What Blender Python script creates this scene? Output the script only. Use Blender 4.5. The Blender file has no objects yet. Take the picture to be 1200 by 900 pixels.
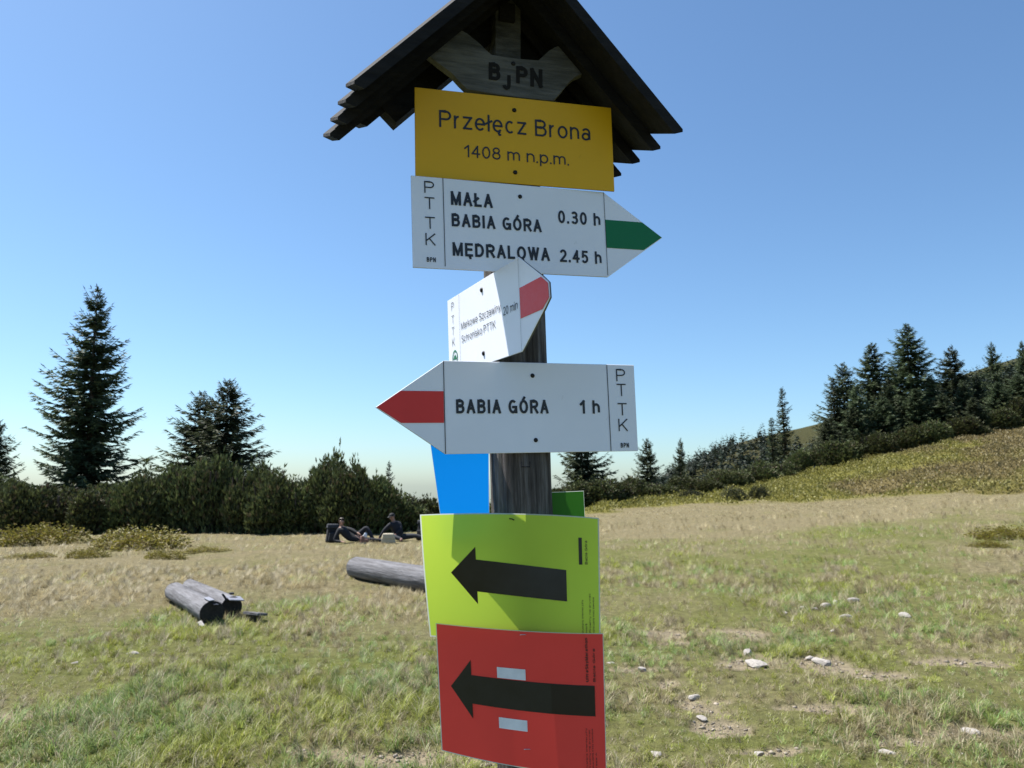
import bpy, bmesh, math, random
import numpy as np
from mathutils import Vector, Matrix

scene = bpy.context.scene
COL = scene.collection
R = math.radians

# ------------------------------------------------------------------ camera
EYE, PITCH = 1.55, math.atan(120 / 900)
cam_data = bpy.data.cameras.new('camera')
cam_data.sensor_width, cam_data.lens = 36.0, 27.0
cam_data.clip_start, cam_data.clip_end = 0.05, 20000
cam_data.dof.use_dof = True
cam_data.dof.focus_distance = 1.36
cam_data.dof.aperture_fstop = 14.0
cam = bpy.data.objects.new('camera', cam_data)
cam.location = (0, 0, EYE)
cam.rotation_euler = (math.pi / 2 + PITCH, 0, 0)
COL.objects.link(cam)
scene.camera = cam

# ------------------------------------------------------------------ light
SUN_EL, SUN_AZ = R(60), R(-66)          # azimuth from +Y, negative = towards -X
world = bpy.data.worlds.new('World')
scene.world = world
world.use_nodes = True
wn, wl = world.node_tree.nodes, world.node_tree.links
bg = wn['Background']
sky = wn.new('ShaderNodeTexSky')
sky.sky_type = 'NISHITA'
sky.sun_disc = False
sky.sun_elevation, sky.sun_rotation = SUN_EL, SUN_AZ
sky.altitude = 1400
sky.air_density, sky.dust_density, sky.ozone_density = 1.15, 2.2, 6.0
tint = wn.new('ShaderNodeMix'); tint.data_type = 'RGBA'; tint.blend_type = 'MULTIPLY'   # camera white balance
tint.inputs['Factor'].default_value = 1.0
tint.inputs['B'].default_value = (0.94, 1.05, 1.05, 1)
wl.new(sky.outputs[0], tint.inputs['A'])
wl.new(tint.outputs['Result'], bg.inputs['Color'])
bg.inputs['Strength'].default_value = 0.09
sun_dir = Vector((math.sin(SUN_AZ) * math.cos(SUN_EL), math.cos(SUN_AZ) * math.cos(SUN_EL), math.sin(SUN_EL)))
sd = bpy.data.lights.new('sun', 'SUN')
sd.energy, sd.angle, sd.color = 5.0, R(0.53), (1.0, 0.96, 0.90)
sun = bpy.data.objects.new('sun', sd)
sun.rotation_euler = sun_dir.to_track_quat('Z', 'Y').to_euler()
sun.location = (-20, 10, 40)
COL.objects.link(sun)
scene.view_settings.view_transform = 'Standard'
scene.view_settings.look = 'None'
scene.view_settings.exposure = 0.88
scene.view_settings.gamma = 1.0
scene.render.engine = 'CYCLES'
scene.cycles.use_denoising = True
scene.cycles.max_bounces = 8
scene.cycles.transparent_max_bounces = 8

# ------------------------------------------------------------------ helpers
FWD = Vector((0, math.cos(PITCH), math.sin(PITCH)))
UP = Vector((0, -math.sin(PITCH), math.cos(PITCH)))


def at(px, py, Y):
    """point of the place seen in direction (px, py) of the 1200x900 photograph, Y metres ahead"""
    d = Vector((1, 0, 0)) * ((px - 600) / 900) + FWD - UP * ((py - 450) / 900)
    return Vector((0, 0, EYE)) + d * (Y / d.y)


def hash2(ix, iy, seed):
    h = (ix.astype(np.int64) * 374761393 + iy.astype(np.int64) * 668265263 + seed * 974711) & 0xffffffff
    h = ((h ^ (h >> 13)) * 1274126177) & 0xffffffff
    return ((h ^ (h >> 16)) & 0xffff) / 65535.0


def vnoise(x, y, seed=0):
    x = np.asarray(x, float); y = np.asarray(y, float)
    ix, iy = np.floor(x), np.floor(y)
    fx, fy = x - ix, y - iy
    fx, fy = fx * fx * (3 - 2 * fx), fy * fy * (3 - 2 * fy)
    a, b = hash2(ix, iy, seed), hash2(ix + 1, iy, seed)
    c, d = hash2(ix, iy + 1, seed), hash2(ix + 1, iy + 1, seed)
    return (a + (b - a) * fx) * (1 - fy) + (c + (d - c) * fx) * fy


def fbm(x, y, seed=0, octv=4):
    s, a, t = 0.0, 1.0, 0.0
    for k in range(octv):
        s = s + a * vnoise(x * 2 ** k + 17.3 * k, y * 2 ** k - 9.1 * k, seed + k)
        t += a; a *= 0.5
    return s / t


def sstep(a, b, x):
    t = np.clip((np.asarray(x, float) - a) / (b - a), 0, 1)
    return t * t * (3 - 2 * t)


def mesh_np(name, verts, faces, cols=None, smooth=False):
    """verts (n,3); faces (m,k) of one size; cols (n,3) -> point colour attribute Col"""
    me = bpy.data.meshes.new(name)
    verts = np.asarray(verts, np.float32); faces = np.asarray(faces, np.int32)
    n, (m, k) = len(verts), faces.shape
    me.vertices.add(n); me.vertices.foreach_set('co', verts.ravel())
    me.loops.add(m * k); me.loops.foreach_set('vertex_index', faces.ravel())
    me.polygons.add(m)
    me.polygons.foreach_set('loop_start', np.arange(0, m * k, k, dtype=np.int32))
    if smooth:
        me.polygons.foreach_set('use_smooth', np.ones(m, bool))
    me.update(calc_edges=True)
    if cols is not None:
        at_ = me.color_attributes.new('Col', 'FLOAT_COLOR', 'POINT')
        at_.data.foreach_set('color', np.c_[cols, np.ones(n)].astype(np.float32).ravel())
    return me


def link(name, me, mat=None, parent=None):
    o = bpy.data.objects.new(name, me)
    COL.objects.link(o)
    if mat is not None and me is not None and len(me.materials) == 0:
        me.materials.append(mat)
    if parent is not None:
        o.parent = parent
    return o


def tag(o, label, cat, group=None):
    o['label'] = label; o['category'] = cat
    if group: o['group'] = group
    return o


def thing(name, label, cat, loc=(0, 0, 0), rz=0, group=None):
    o = link(name, None)
    o.location = loc; o.rotation_euler = (0, 0, rz)
    o.empty_display_size = 0.1
    return tag(o, label, cat, group)


def bm_mesh(bm, name, smooth=False):
    bmesh.ops.recalc_face_normals(bm, faces=bm.faces)
    me = bpy.data.meshes.new(name)
    bm.to_mesh(me); bm.free()
    if smooth:
        for p in me.polygons: p.use_smooth = True
    return me


def add_box(bm, c, size, M=None):
    r = bmesh.ops.create_cube(bm, size=1.0)
    T = Matrix.Translation(c) @ Matrix.Diagonal((*size, 1))
    if M is not None: T = M @ T
    bmesh.ops.transform(bm, matrix=T, verts=r['verts'])
    return r['verts']


def add_prism(bm, pts, y0, y1):
    """polygon in the local x-z plane extruded from y0 to y1"""
    a = [bm.verts.new((x, y0, z)) for x, z in pts]
    b = [bm.verts.new((x, y1, z)) for x, z in pts]
    bm.faces.new(a); bm.faces.new(b[::-1])
    n = len(pts)
    for i in range(n):
        bm.faces.new((a[i], b[i], b[(i + 1) % n], a[(i + 1) % n]))


def add_tube(bm, pts, radii, seg=8, cap=True):
    """tapered tube through points"""
    pts = [Vector(p) for p in pts]
    rings = []
    for i, p in enumerate(pts):
        d = (pts[min(i + 1, len(pts) - 1)] - pts[max(i - 1, 0)]).normalized()
        ref = Vector((0, 0, 1)) if abs(d.z) < 0.9 else Vector((1, 0, 0))
        u = d.cross(ref).normalized(); v = d.cross(u)
        rings.append([bm.verts.new(p + (u * math.cos(t) + v * math.sin(t)) * radii[i])
                      for t in [2 * math.pi * k / seg for k in range(seg)]])
    for a, b in zip(rings, rings[1:]):
        for k in range(seg):
            bm.faces.new((a[k], a[(k + 1) % seg], b[(k + 1) % seg], b[k]))
    if cap:
        bm.faces.new(rings[0]); bm.faces.new(rings[-1][::-1])


# ------------------------------------------------------------------ materials
def new_mat(name):
    m = bpy.data.materials.new(name); m.use_nodes = True
    nt = m.node_tree
    return m, nt, nt.nodes['Principled BSDF']


def noise_node(nt, scale, detail=4, rough=0.55, vec=None, stretch=None):
    n = nt.nodes.new('ShaderNodeTexNoise')
    n.inputs['Scale'].default_value = scale
    n.inputs['Detail'].default_value = detail
    n.inputs['Roughness'].default_value = rough
    tc = nt.nodes.new('ShaderNodeTexCoord')
    src = tc.outputs['Object']
    if stretch:
        mp = nt.nodes.new('ShaderNodeMapping')
        mp.inputs['Scale'].default_value = stretch
        nt.links.new(src, mp.inputs['Vector']); src = mp.outputs[0]
    nt.links.new(src, n.inputs['Vector'])
    return n


def ramp(nt, src, stops):
    r = nt.nodes.new('ShaderNodeValToRGB')
    el = r.color_ramp.elements
    el[0].position, el[0].color = stops[0][0], (*stops[0][1], 1)
    el[1].position, el[1].color = stops[-1][0], (*stops[-1][1], 1)
    for p, c in stops[1:-1]:
        e = el.new(p); e.color = (*c, 1)
    nt.links.new(src, r.inputs[0])
    return r


def bump(nt, b, src, strength, dist):
    n = nt.nodes.new('ShaderNodeBump')
    n.inputs['Strength'].default_value = strength
    n.inputs['Distance'].default_value = dist
    nt.links.new(src, n.inputs['Height'])
    nt.links.new(n.outputs[0], b.inputs['Normal'])


def plain(name, col, rough=0.6, metal=0.0, var=0.12, scale=30, spec=0.5, bmp=0.0):
    m, nt, b = new_mat(name)
    n = noise_node(nt, scale)
    lo = tuple(c * (1 - var) for c in col); hi = tuple(min(1, c * (1 + var)) for c in col)
    r = ramp(nt, n.outputs[0], [(0.3, lo), (0.7, hi)])
    nt.links.new(r.outputs[0], b.inputs['Base Color'])
    b.inputs['Roughness'].default_value = rough
    b.inputs['Metallic'].default_value = metal
    b.inputs['Specular IOR Level'].default_value = spec
    if bmp: bump(nt, b, n.outputs[0], bmp, 0.004)
    return m


def wood(name, dark, mid, light, stretch, scale=14, rough=0.85, bstr=0.8, bdist=0.004):
    m, nt, b = new_mat(name)
    g = noise_node(nt, scale, 8, 0.7, stretch=stretch)
    w = noise_node(nt, scale * 0.22, 3, 0.5, stretch=tuple(0.5 * s + 0.25 for s in stretch))
    mx = nt.nodes.new('ShaderNodeMath'); mx.operation = 'ADD'
    sc = nt.nodes.new('ShaderNodeMath'); sc.operation = 'MULTIPLY_ADD'
    sc.inputs[1].default_value = 0.5; sc.inputs[2].default_value = -0.25
    nt.links.new(w.outputs[0], sc.inputs[0])
    nt.links.new(g.outputs[0], mx.inputs[0]); nt.links.new(sc.outputs[0], mx.inputs[1])
    r = ramp(nt, mx.outputs[0], [(0.33, dark), (0.5, mid), (0.68, light)])
    nt.links.new(r.outputs[0], b.inputs['Base Color'])
    b.inputs['Roughness'].default_value = rough
    b.inputs['Specular IOR Level'].default_value = 0.25
    bump(nt, b, mx.outputs[0], bstr, bdist)
    return m


def painted(name, col, rough=0.42, wear=0.06):
    """painted metal sign sheet: faint mottling, small scuffs and dirt specks"""
    m, nt, b = new_mat(name)
    n1 = noise_node(nt, 7, 3)
    n2 = noise_node(nt, 120, 5, 0.7)
    n3 = noise_node(nt, 45, 6, 0.75, stretch=(1, 1, 0.35))
    base = ramp(nt, n1.outputs[0], [(0.3, tuple(c * (1 - wear) for c in col)), (0.7, col)])
    mixd = nt.nodes.new('ShaderNodeMix'); mixd.data_type = 'RGBA'
    mask = ramp(nt, n3.outputs[0], [(0.66, (0, 0, 0)), (0.76, (0.4, 0.4, 0.4))])
    nt.links.new(mask.outputs[0], mixd.inputs['Factor'])
    nt.links.new(base.outputs[0], mixd.inputs['A'])
    mixd.inputs['B'].default_value = (col[0] * 0.42, col[1] * 0.42, col[2] * 0.42, 1)
    nt.links.new(mixd.outputs['Result'], b.inputs['Base Color'])
    rr = ramp(nt, n2.outputs[0], [(0.3, (rough * .85,) * 3), (0.7, (rough * 1.2,) * 3)])
    nt.links.new(rr.outputs[0], b.inputs['Roughness'])
    b.inputs['Specular IOR Level'].default_value = 0.3
    bump(nt, b, n1.outputs[0], 0.12, 0.004)
    return m


def sheet_mat(name, col, trans, rough=0.42):
    """laminated printed paper that lets some sunlight through"""
    m, nt, b = new_mat(name)
    n = noise_node(nt, 9, 3)
    r = ramp(nt, n.outputs[0], [(0.3, tuple(c * 0.93 for c in col)), (0.7, col)])
    nt.links.new(r.outputs[0], b.inputs['Base Color'])
    b.inputs['Roughness'].default_value = rough
    b.inputs['Specular IOR Level'].default_value = 0.22
    t = nt.nodes.new('ShaderNodeBsdfTranslucent')
    t.inputs['Color'].default_value = (*[min(1, c * 1.15) for c in col], 1)
    ms = nt.nodes.new('ShaderNodeMixShader'); ms.inputs[0].default_value = trans
    nt.links.new(b.outputs[0], ms.inputs[1]); nt.links.new(t.outputs[0], ms.inputs[2])
    nt.links.new(ms.outputs[0], nt.nodes['Material Output'].inputs['Surface'])
    bump(nt, b, n.outputs[0], 0.25, 0.006)
    return m


def leafy(name, trans=0.3, rough=0.6, vary=0.0):
    """foliage/blade material coloured by the mesh's own Col attribute"""
    m, nt, b = new_mat(name)
    a = nt.nodes.new('ShaderNodeAttribute'); a.attribute_name = 'Col'
    oi = nt.nodes.new('ShaderNodeObjectInfo')
    hv = nt.nodes.new('ShaderNodeHueSaturation')
    for inp, lo, hi in (('Value', 1 - vary, 1 + vary), ('Hue', .5 - vary * .05, .5 + vary * .05)):
        mr = nt.nodes.new('ShaderNodeMapRange'); mr.inputs['To Min'].default_value = lo; mr.inputs['To Max'].default_value = hi
        nt.links.new(oi.outputs['Random'], mr.inputs['Value']); nt.links.new(mr.outputs[0], hv.inputs[inp])
    nt.links.new(a.outputs['Color'], hv.inputs['Color'])
    a = hv
    nt.links.new(a.outputs['Color'], b.inputs['Base Color'])
    b.inputs['Roughness'].default_value = rough
    b.inputs['Specular IOR Level'].default_value = 0.3
    t = nt.nodes.new('ShaderNodeBsdfTranslucent')
    nt.links.new(a.outputs['Color'], t.inputs['Color'])
    ms = nt.nodes.new('ShaderNodeMixShader'); ms.inputs[0].default_value = trans
    nt.links.new(b.outputs[0], ms.inputs[1]); nt.links.new(t.outputs[0], ms.inputs[2])
    nt.links.new(ms.outputs[0], nt.nodes['Material Output'].inputs['Surface'])
    return m


M_POST = wood('post_wood', (0.022, 0.018, 0.016), (0.085, 0.073, 0.066), (0.22, 0.20, 0.19), (5, 5, 0.35), 13, bstr=1.0, bdist=0.006)
M_ROOF = wood('roof_wood', (0.006, 0.005, 0.005), (0.011, 0.010, 0.009), (0.020, 0.017, 0.016), (0.5, 5, 5), 12)
M_PLAQUE = wood('plaque_wood', (0.04, 0.04, 0.038), (0.088, 0.088, 0.085), (0.155, 0.153, 0.148), (0.5, 4, 5), 14)
M_LOG = wood('log_wood', (0.065, 0.062, 0.063), (0.14, 0.136, 0.14), (0.215, 0.21, 0.22), (0.35, 4, 4), 7, bstr=1.0, bdist=0.02)
M_LOGEND = plain('log_end', (0.02, 0.016, 0.013), 0.9, var=0.5)
M_WHITE = painted('sign_white', (0.85, 0.86, 0.95))
M_YELLOW = painted('sign_yellow', (0.74, 0.40, 0.005))
M_EDGE = plain('sign_edge', (0.10, 0.11, 0.12), 0.5, 0.3)
M_INK = plain('ink', (0.009, 0.010, 0.016), 0.45, var=0.25)
M_INKTHIN = plain('ink_thin', (0.02, 0.022, 0.03), 0.5)
M_BURN = plain('burnt_letter', (0.006, 0.005, 0.005), 0.9)
M_GREENP = painted('paint_green', (0.004, 0.16, 0.055))
M_REDP = painted('paint_red', (0.74, 0.045, 0.04), wear=0.12)
M_NAIL = plain('nail_steel', (0.02, 0.018, 0.018), 0.5, 0.6)
M_STAPLE = plain('staple', (0.6, 0.6, 0.6), 0.3, 0.9)
M_BLACKMET = plain('black_metal', (0.02, 0.02, 0.024), 0.5, 0.4)
M_GREYMET = plain('grey_metal', (0.25, 0.25, 0.28), 0.5, 0.4)
M_LIME = sheet_mat('lime_paper', (0.64, 0.84, 0.085), 0.36)
M_RED = sheet_mat('red_paper', (0.95, 0.075, 0.06), 0.10)
M_BLUE = sheet_mat('blue_paper', (0.003, 0.20, 0.64), 0.68)
M_CARD = sheet_mat('green_card', (0.035, 0.16, 0.012), 0.25)
M_LAM = sheet_mat('laminate_edge', (0.66, 0.70, 0.62), 0.5)
M_PRINTWHITE = plain('print_white', (0.75, 0.76, 0.8), 0.4)
M_PRINT = plain('print_black', (0.012, 0.012, 0.014), 0.32, var=0.3)
M_MARKER = plain('marker_black', (0.006, 0.004, 0.008), 0.3)
M_FOLIAGE = leafy('conifer_needles', 0.22, vary=0.32)
M_GRASS = leafy('grass_blades', 0.4, 0.55)
M_SHRUB = leafy('bilberry_leaves', 0.35, 0.55)
M_BARK = wood('bark', (0.03, 0.022, 0.017), (0.07, 0.055, 0.045), (0.13, 0.11, 0.09), (3, 3, 0.6), 5)
M_STONE = plain('pale_stone', (0.33, 0.30, 0.265), 0.9, var=0.35, scale=14, bmp=0.7)
M_SKIN = plain('skin', (0.27, 0.15, 0.11), 0.55)
M_NAVY = plain('navy_cloth', (0.006, 0.007, 0.013), 0.85, var=0.35, scale=9, bmp=1.0)
M_DARKCLOTH = plain('dark_cloth', (0.007, 0.008, 0.011), 0.85, var=0.35, scale=9, bmp=1.0)
M_GREYCLOTH = plain('slate_cloth', (0.022, 0.025, 0.032), 0.85, var=0.35, scale=9, bmp=1.0)
M_HAIR = plain('hair', (0.06, 0.045, 0.03), 0.6, var=0.4)
M_CAP = plain('cap_black', (0.008, 0.009, 0.01), 0.8)
M_PALE = plain('pale_cloth', (0.38, 0.34, 0.25), 0.8)
M_BOOT = plain('boot', (0.16, 0.08, 0.06), 0.7)
M_EYE = plain('eye_dark', (0.02, 0.015, 0.012), 0.3)
M_LIP = plain('lip', (0.35, 0.13, 0.11), 0.5)

# ------------------------------------------------------------------ terrain
PROFILE = {   # bearing (as 900*tan+600): ground height against distance ahead
    -700: [(0, 0), (12, 0), (20, -.10), (28, -.18), (45, -.8), (120, -12), (400, -60), (7000, -520)],
    0: [(0, 0), (12, 0), (20, -.10), (28, -.18), (45, -.8), (120, -12), (400, -60), (7000, -520)],
    600: [(0, 0), (12, 0), (22, -.04), (28, -.05), (40, -.3), (120, -10), (400, -50), (7000, -520)],
    700: [(0, 0), (12, 0), (22, .08), (36, .52), (45, .4), (120, -6), (400, -50), (7000, -520)],
    800: [(0, 0), (12, 0), (24, .16), (40, .75), (60, 1.1), (120, -2), (400, -45), (7000, -520)],
    900: [(0, 0), (12, 0), (24, .25), (38, .85), (60, 2.1), (120, 1), (400, -40), (7000, -520)],
    1000: [(0, 0), (12, .05), (25, .45), (37, 1.0), (58, 3.55), (75, 5), (150, 7), (400, -20), (7000, -520)],
    1100: [(0, 0), (12, .08), (24, .6), (34, 1.25), (58, 5.0), (75, 8), (150, 18), (400, 10), (7000, -520)],
    1200: [(0, 0), (12, .1), (20, .5), (32, 1.4), (52, 5.0), (75, 8.8), (120, 17.5), (200, 28), (500, 20), (7000, -520)],
    2200: [(0, 0), (12, .15), (20, .8), (32, 2.0), (52, 6.3), (75, 11), (120, 22), (200, 32), (500, 20), (7000, -520)],
}
PB = sorted(PROFILE)


def ground_z(x, y, rough=True):
    x = np.asarray(x, float); y = np.asarray(y, float)
    r = np.hypot(x, y)
    az = np.arctan2(x, y)
    azc = np.clip(az, -R(60), R(60))
    back = sstep(R(60), R(150), np.abs(az))
    b = 600 + 900 * np.tan(azc)
    d = r * np.cos(azc)
    H = np.array([np.interp(d, [q[0] for q in PROFILE[k]], [q[1] for q in PROFILE[k]]) for k in PB])
    b = np.clip(b, PB[0], PB[-1])
    j = np.clip(np.searchsorted(PB, b) - 1, 0, len(PB) - 2)
    x0 = np.array(PB)[j]; x1 = np.array(PB)[j + 1]
    t = (b - x0) / (x1 - x0)
    shp = np.indices(j.shape) if j.ndim else None
    Hf = H.reshape(len(PB), -1); jf = j.ravel(); ii = np.arange(jf.size)
    z = (Hf[jf, ii] * (1 - t.ravel()) + Hf[jf + 1, ii] * t.ravel()).reshape(j.shape)
    zc = np.interp(r, [0, 12, 40, 120, 400, 7000], [0, 0, -.4, -12, -60, -520])
    z = z * (1 - back) + zc * back
    if rough:
        amp = np.interp(r, [0, 3, 10, 40, 120, 600], [.0, .05, .09, .22, .5, 3])
        z = z + amp * (fbm(x * .45, y * .45, 3, 3) - .5) * sstep(1, 6, r) + .035 * (fbm(x * 2.2, y * 2.2, 8, 3) - .5) * sstep(1, 3, r)
    return z


def gz(x, y): return float(ground_z(np.array([x]), np.array([y]))[0])


def on_ground(px, py):
    """where the view direction meets the ground"""
    a = np.arange(2.5, 90, .02)
    d = at(px, py, 1.0) - Vector((0, 0, EYE))
    zz = EYE + d.z * a
    g = ground_z(d.x * a, a)
    k = np.nonzero(zz <= g)[0]
    Y = a[k[0]] if len(k) else 30.0
    return Vector((d.x * Y, Y, gz(d.x * Y, Y)))


# bare trodden soil patches (centre seen at px,py; half extents in metres across / ahead)
SOIL = []
for px, py, hw, hd in [(765, 742, .55, .32), (800, 752, .4, .2), (868, 774, .42, .35), (820, 828, .2, .42), (842, 850, .2, .2), (738, 784, .32, .12),
                       (1010, 790, .5, .25), (962, 776, .3, .25), (1150, 860, .45, .16), (1050, 868, .35, .12), (905, 880, .35, .1), (480, 886, .4, .14),
                       (575, 893, .4, .1), (870, 742, .3, .3), (40, 838, .3, .12), (960, 830, .4, .12), (350, 880, .25, .08), (780, 800, .2, .14), (1120, 775, .4, .2)]:
    p = on_ground(px, py)
    SOIL.append((p.x, p.y, hw, hd))


def soil_mask(x, y):
    wob = (fbm(x * 3.1, y * 3.1, 41, 4) - .5) * 1.9
    m = np.zeros(np.shape(x))
    for cx, cy, hw, hd in SOIL:
        q = np.sqrt(((x - cx) / hw) ** 2 + ((y - cy) / hd) ** 2) + wob
        m = np.maximum(m, 1 - sstep(.55, 1.1, q))
    return m


def dry_mask(x, y):
    """0 fresh green .. 1 straw"""
    r = np.hypot(x, y)
    b = x / np.maximum(y, .5)
    n = fbm(x * .55, y * .3, 21, 4)
    left = sstep(6.5, 13.5, r + (n - .5) * 7)
    right = sstep(17, 24, y + (n - .5) * 9 - 5 * sstep(.3, .7, b)) * .95 + .22
    right = np.maximum(right, .75 * sstep(.5, .62, b) * sstep(11, 14, y) * sstep(.42, .6, n + .1))
    w = sstep(.02, .16, b)
    d = left * (1 - w) + right * w
    d = np.clip(.36 + .60 * d + (fbm(x * 1.7, y * 1.2, 5, 3) - .5) * .75, 0, 1)
    return d


def heath_mask(x, y):
    """bilberry heath on the hillside to the right, beyond the straw band"""
    b = 600 + 900 * x / np.maximum(y, .5)
    edge = np.interp(b, [560, 700, 800, 1000, 1200, 2200], [34, 34, 37.5, 36, 31, 28])
    return sstep(-.8, .8, y - edge + (fbm(x * .5, y * .5, 77, 3) - .5) * 5) * sstep(600, 680, b)


C_STRAW = np.array([.335, .285, .165]); C_GREEN = np.array([.185, .225, .036]); C_OLIVE = np.array([.33, .29, .085])
C_SOIL = np.array([.30, .25, .175]); C_HGREEN = np.array([.215, .20, .05]); C_HBROWN = np.array([.18, .135, .07])


def heath_cols(x, y):
    n = fbm(x * .16 + 5, y * .10, 61, 4)[:, None]
    b = (600 + 900 * x / np.maximum(y, .5))[:, None]
    br = np.clip((n - .49) * 6 + .15 * sstep(1100, 1250, b), 0, .75)
    return C_HGREEN * (1 - br) + C_HBROWN * br


def build_ground():
    rr = np.r_[np.geomspace(.25, 3.0, 24)[:-1], np.geomspace(3.0, 75, 330), np.geomspace(78, 7000, 60)]
    th = np.r_[np.linspace(-R(48), R(48), 380), np.linspace(R(48), R(312), 70)[1:-1]]
    nr, nt_ = len(rr), len(th)
    RR, TT = np.meshgrid(rr, th, indexing='ij')
    x, y = RR * np.sin(TT), RR * np.cos(TT)
    z = ground_z(x, y)
    s = soil_mask(x, y)
    z = z - .025 * s
    V = np.c_[x.ravel(), y.ravel(), z.ravel()]
    V = np.r_[V, [[0, 0, 0]]]
    i = np.arange(nr - 1)[:, None] * nt_; j = np.arange(nt_)[None, :]; jn = (j + 1) % nt_
    Fq = np.stack([i + j, i + nt_ + j, i + nt_ + jn, i + jn], -1).reshape(-1, 4)
    fx, fy = V[:, 0], V[:, 1]
    d = dry_mask(fx, fy)[:, None]; sm = soil_mask(fx, fy)[:, None]; hm = heath_mask(fx, fy)[:, None]
    col = (C_GREEN * .8 * (1 - d) + C_STRAW * .85 * d) * .74      # thatch and soil between the blades
    col = col * (1 - hm) + heath_cols(fx, fy) * .8 * hm
    col = col * (1 - sm) + C_SOIL * sm
    far = sstep(70, 140, np.hypot(fx, fy))[:, None]
    col = col * (1 - far) + np.array([.045, .052, .022]) * far
    me = mesh_np('ground', V, Fq, col, True)
    m, nt, b = new_mat('meadow_soil')
    a = nt.nodes.new('ShaderNodeAttribute'); a.attribute_name = 'Col'
    n1 = noise_node(nt, 9, 6, .7); n2 = noise_node(nt, 60, 4, .7)
    mx = nt.nodes.new('ShaderNodeMix'); mx.data_type = 'RGBA'; mx.blend_type = 'MULTIPLY'
    mx.inputs['Factor'].default_value = 1
    r = ramp(nt, n1.outputs[0], [(.28, (.5, .5, .48)), (.72, (1.3, 1.28, 1.2))])
    nt.links.new(a.outputs['Color'], mx.inputs['A']); nt.links.new(r.outputs[0], mx.inputs['B'])
    nt.links.new(mx.outputs['Result'], b.inputs['Base Color'])
    b.inputs['Roughness'].default_value = .95
    b.inputs['Specular IOR Level'].default_value = .1
    ad = nt.nodes.new('ShaderNodeMath'); ad.operation = 'ADD'
    nt.links.new(n1.outputs[0], ad.inputs[0]); nt.links.new(n2.outputs[0], ad.inputs[1])
    bump(nt, b, ad.outputs[0], .8, .04)
    o = link('ground', me, m)
    o['kind'] = 'structure'


build_ground()

# far hill behind the right-hand trees
def hill_ridge(b):
    return np.interp(b, [600, 690, 740, 800, 850, 890, 960, 1040, 1120, 1200, 1400, 1800], [-14, -9, -1.0, 8.5, 13.5, 16.5, 19.5, 25, 33, 40, 50, 55])


def hill_z(b, d):
    rise = np.interp(d, [110, 150, 190, 225, 260, 330, 450], [-.12, .25, .68, 1, .97, .7, .1])
    base = -16
    x = (b - 600) / 900 * d
    return base + (hill_ridge(b) - base) * rise + (fbm(x * .03, d * .03, 4, 4) - .5) * 5 * sstep(110, 200, d)


def build_hill():
    bb = np.linspace(560, 1800, 260); dd = np.linspace(110, 450, 110)
    B, D = np.meshgrid(bb, dd, indexing='ij')
    V = np.c_[((B - 600) / 900 * D).ravel(), D.ravel(), hill_z(B, D).ravel()]
    n2 = len(dd)
    i = np.arange(len(bb) - 1)[:, None] * n2; j = np.arange(n2 - 1)[None, :]
    Fq = np.stack([i + j, i + n2 + j, i + n2 + j + 1, i + j + 1], -1).reshape(-1, 4)
    n = fbm(V[:, 0] * .05, V[:, 1] * .05, 9, 4)[:, None]
    col = np.array([.05, .06, .024]) * (1 - n) + np.array([.07, .058, .03]) * n
    m, nt, b = new_mat('hill_heath')
    a = nt.nodes.new('ShaderNodeAttribute'); a.attribute_name = 'Col'
    nt.links.new(a.outputs['Color'], b.inputs['Base Color'])
    b.inputs['Roughness'].default_value = 1; b.inputs['Specular IOR Level'].default_value = .05
    n1 = noise_node(nt, .9, 5, .7); bump(nt, b, n1.outputs[0], 1, .8)
    o = link('hill', mesh_np('hill', V, Fq, col, True), m)
    o['kind'] = 'structure'


build_hill()

# ------------------------------------------------------------------ signpost
AX0 = Vector((0.0096, 1.42, 1.7877)); AXD = Vector((-0.032, 0, 0.99949))


def axis_at(z): return AX0 + AXD * ((z - AX0.z) / AXD.z)


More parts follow.
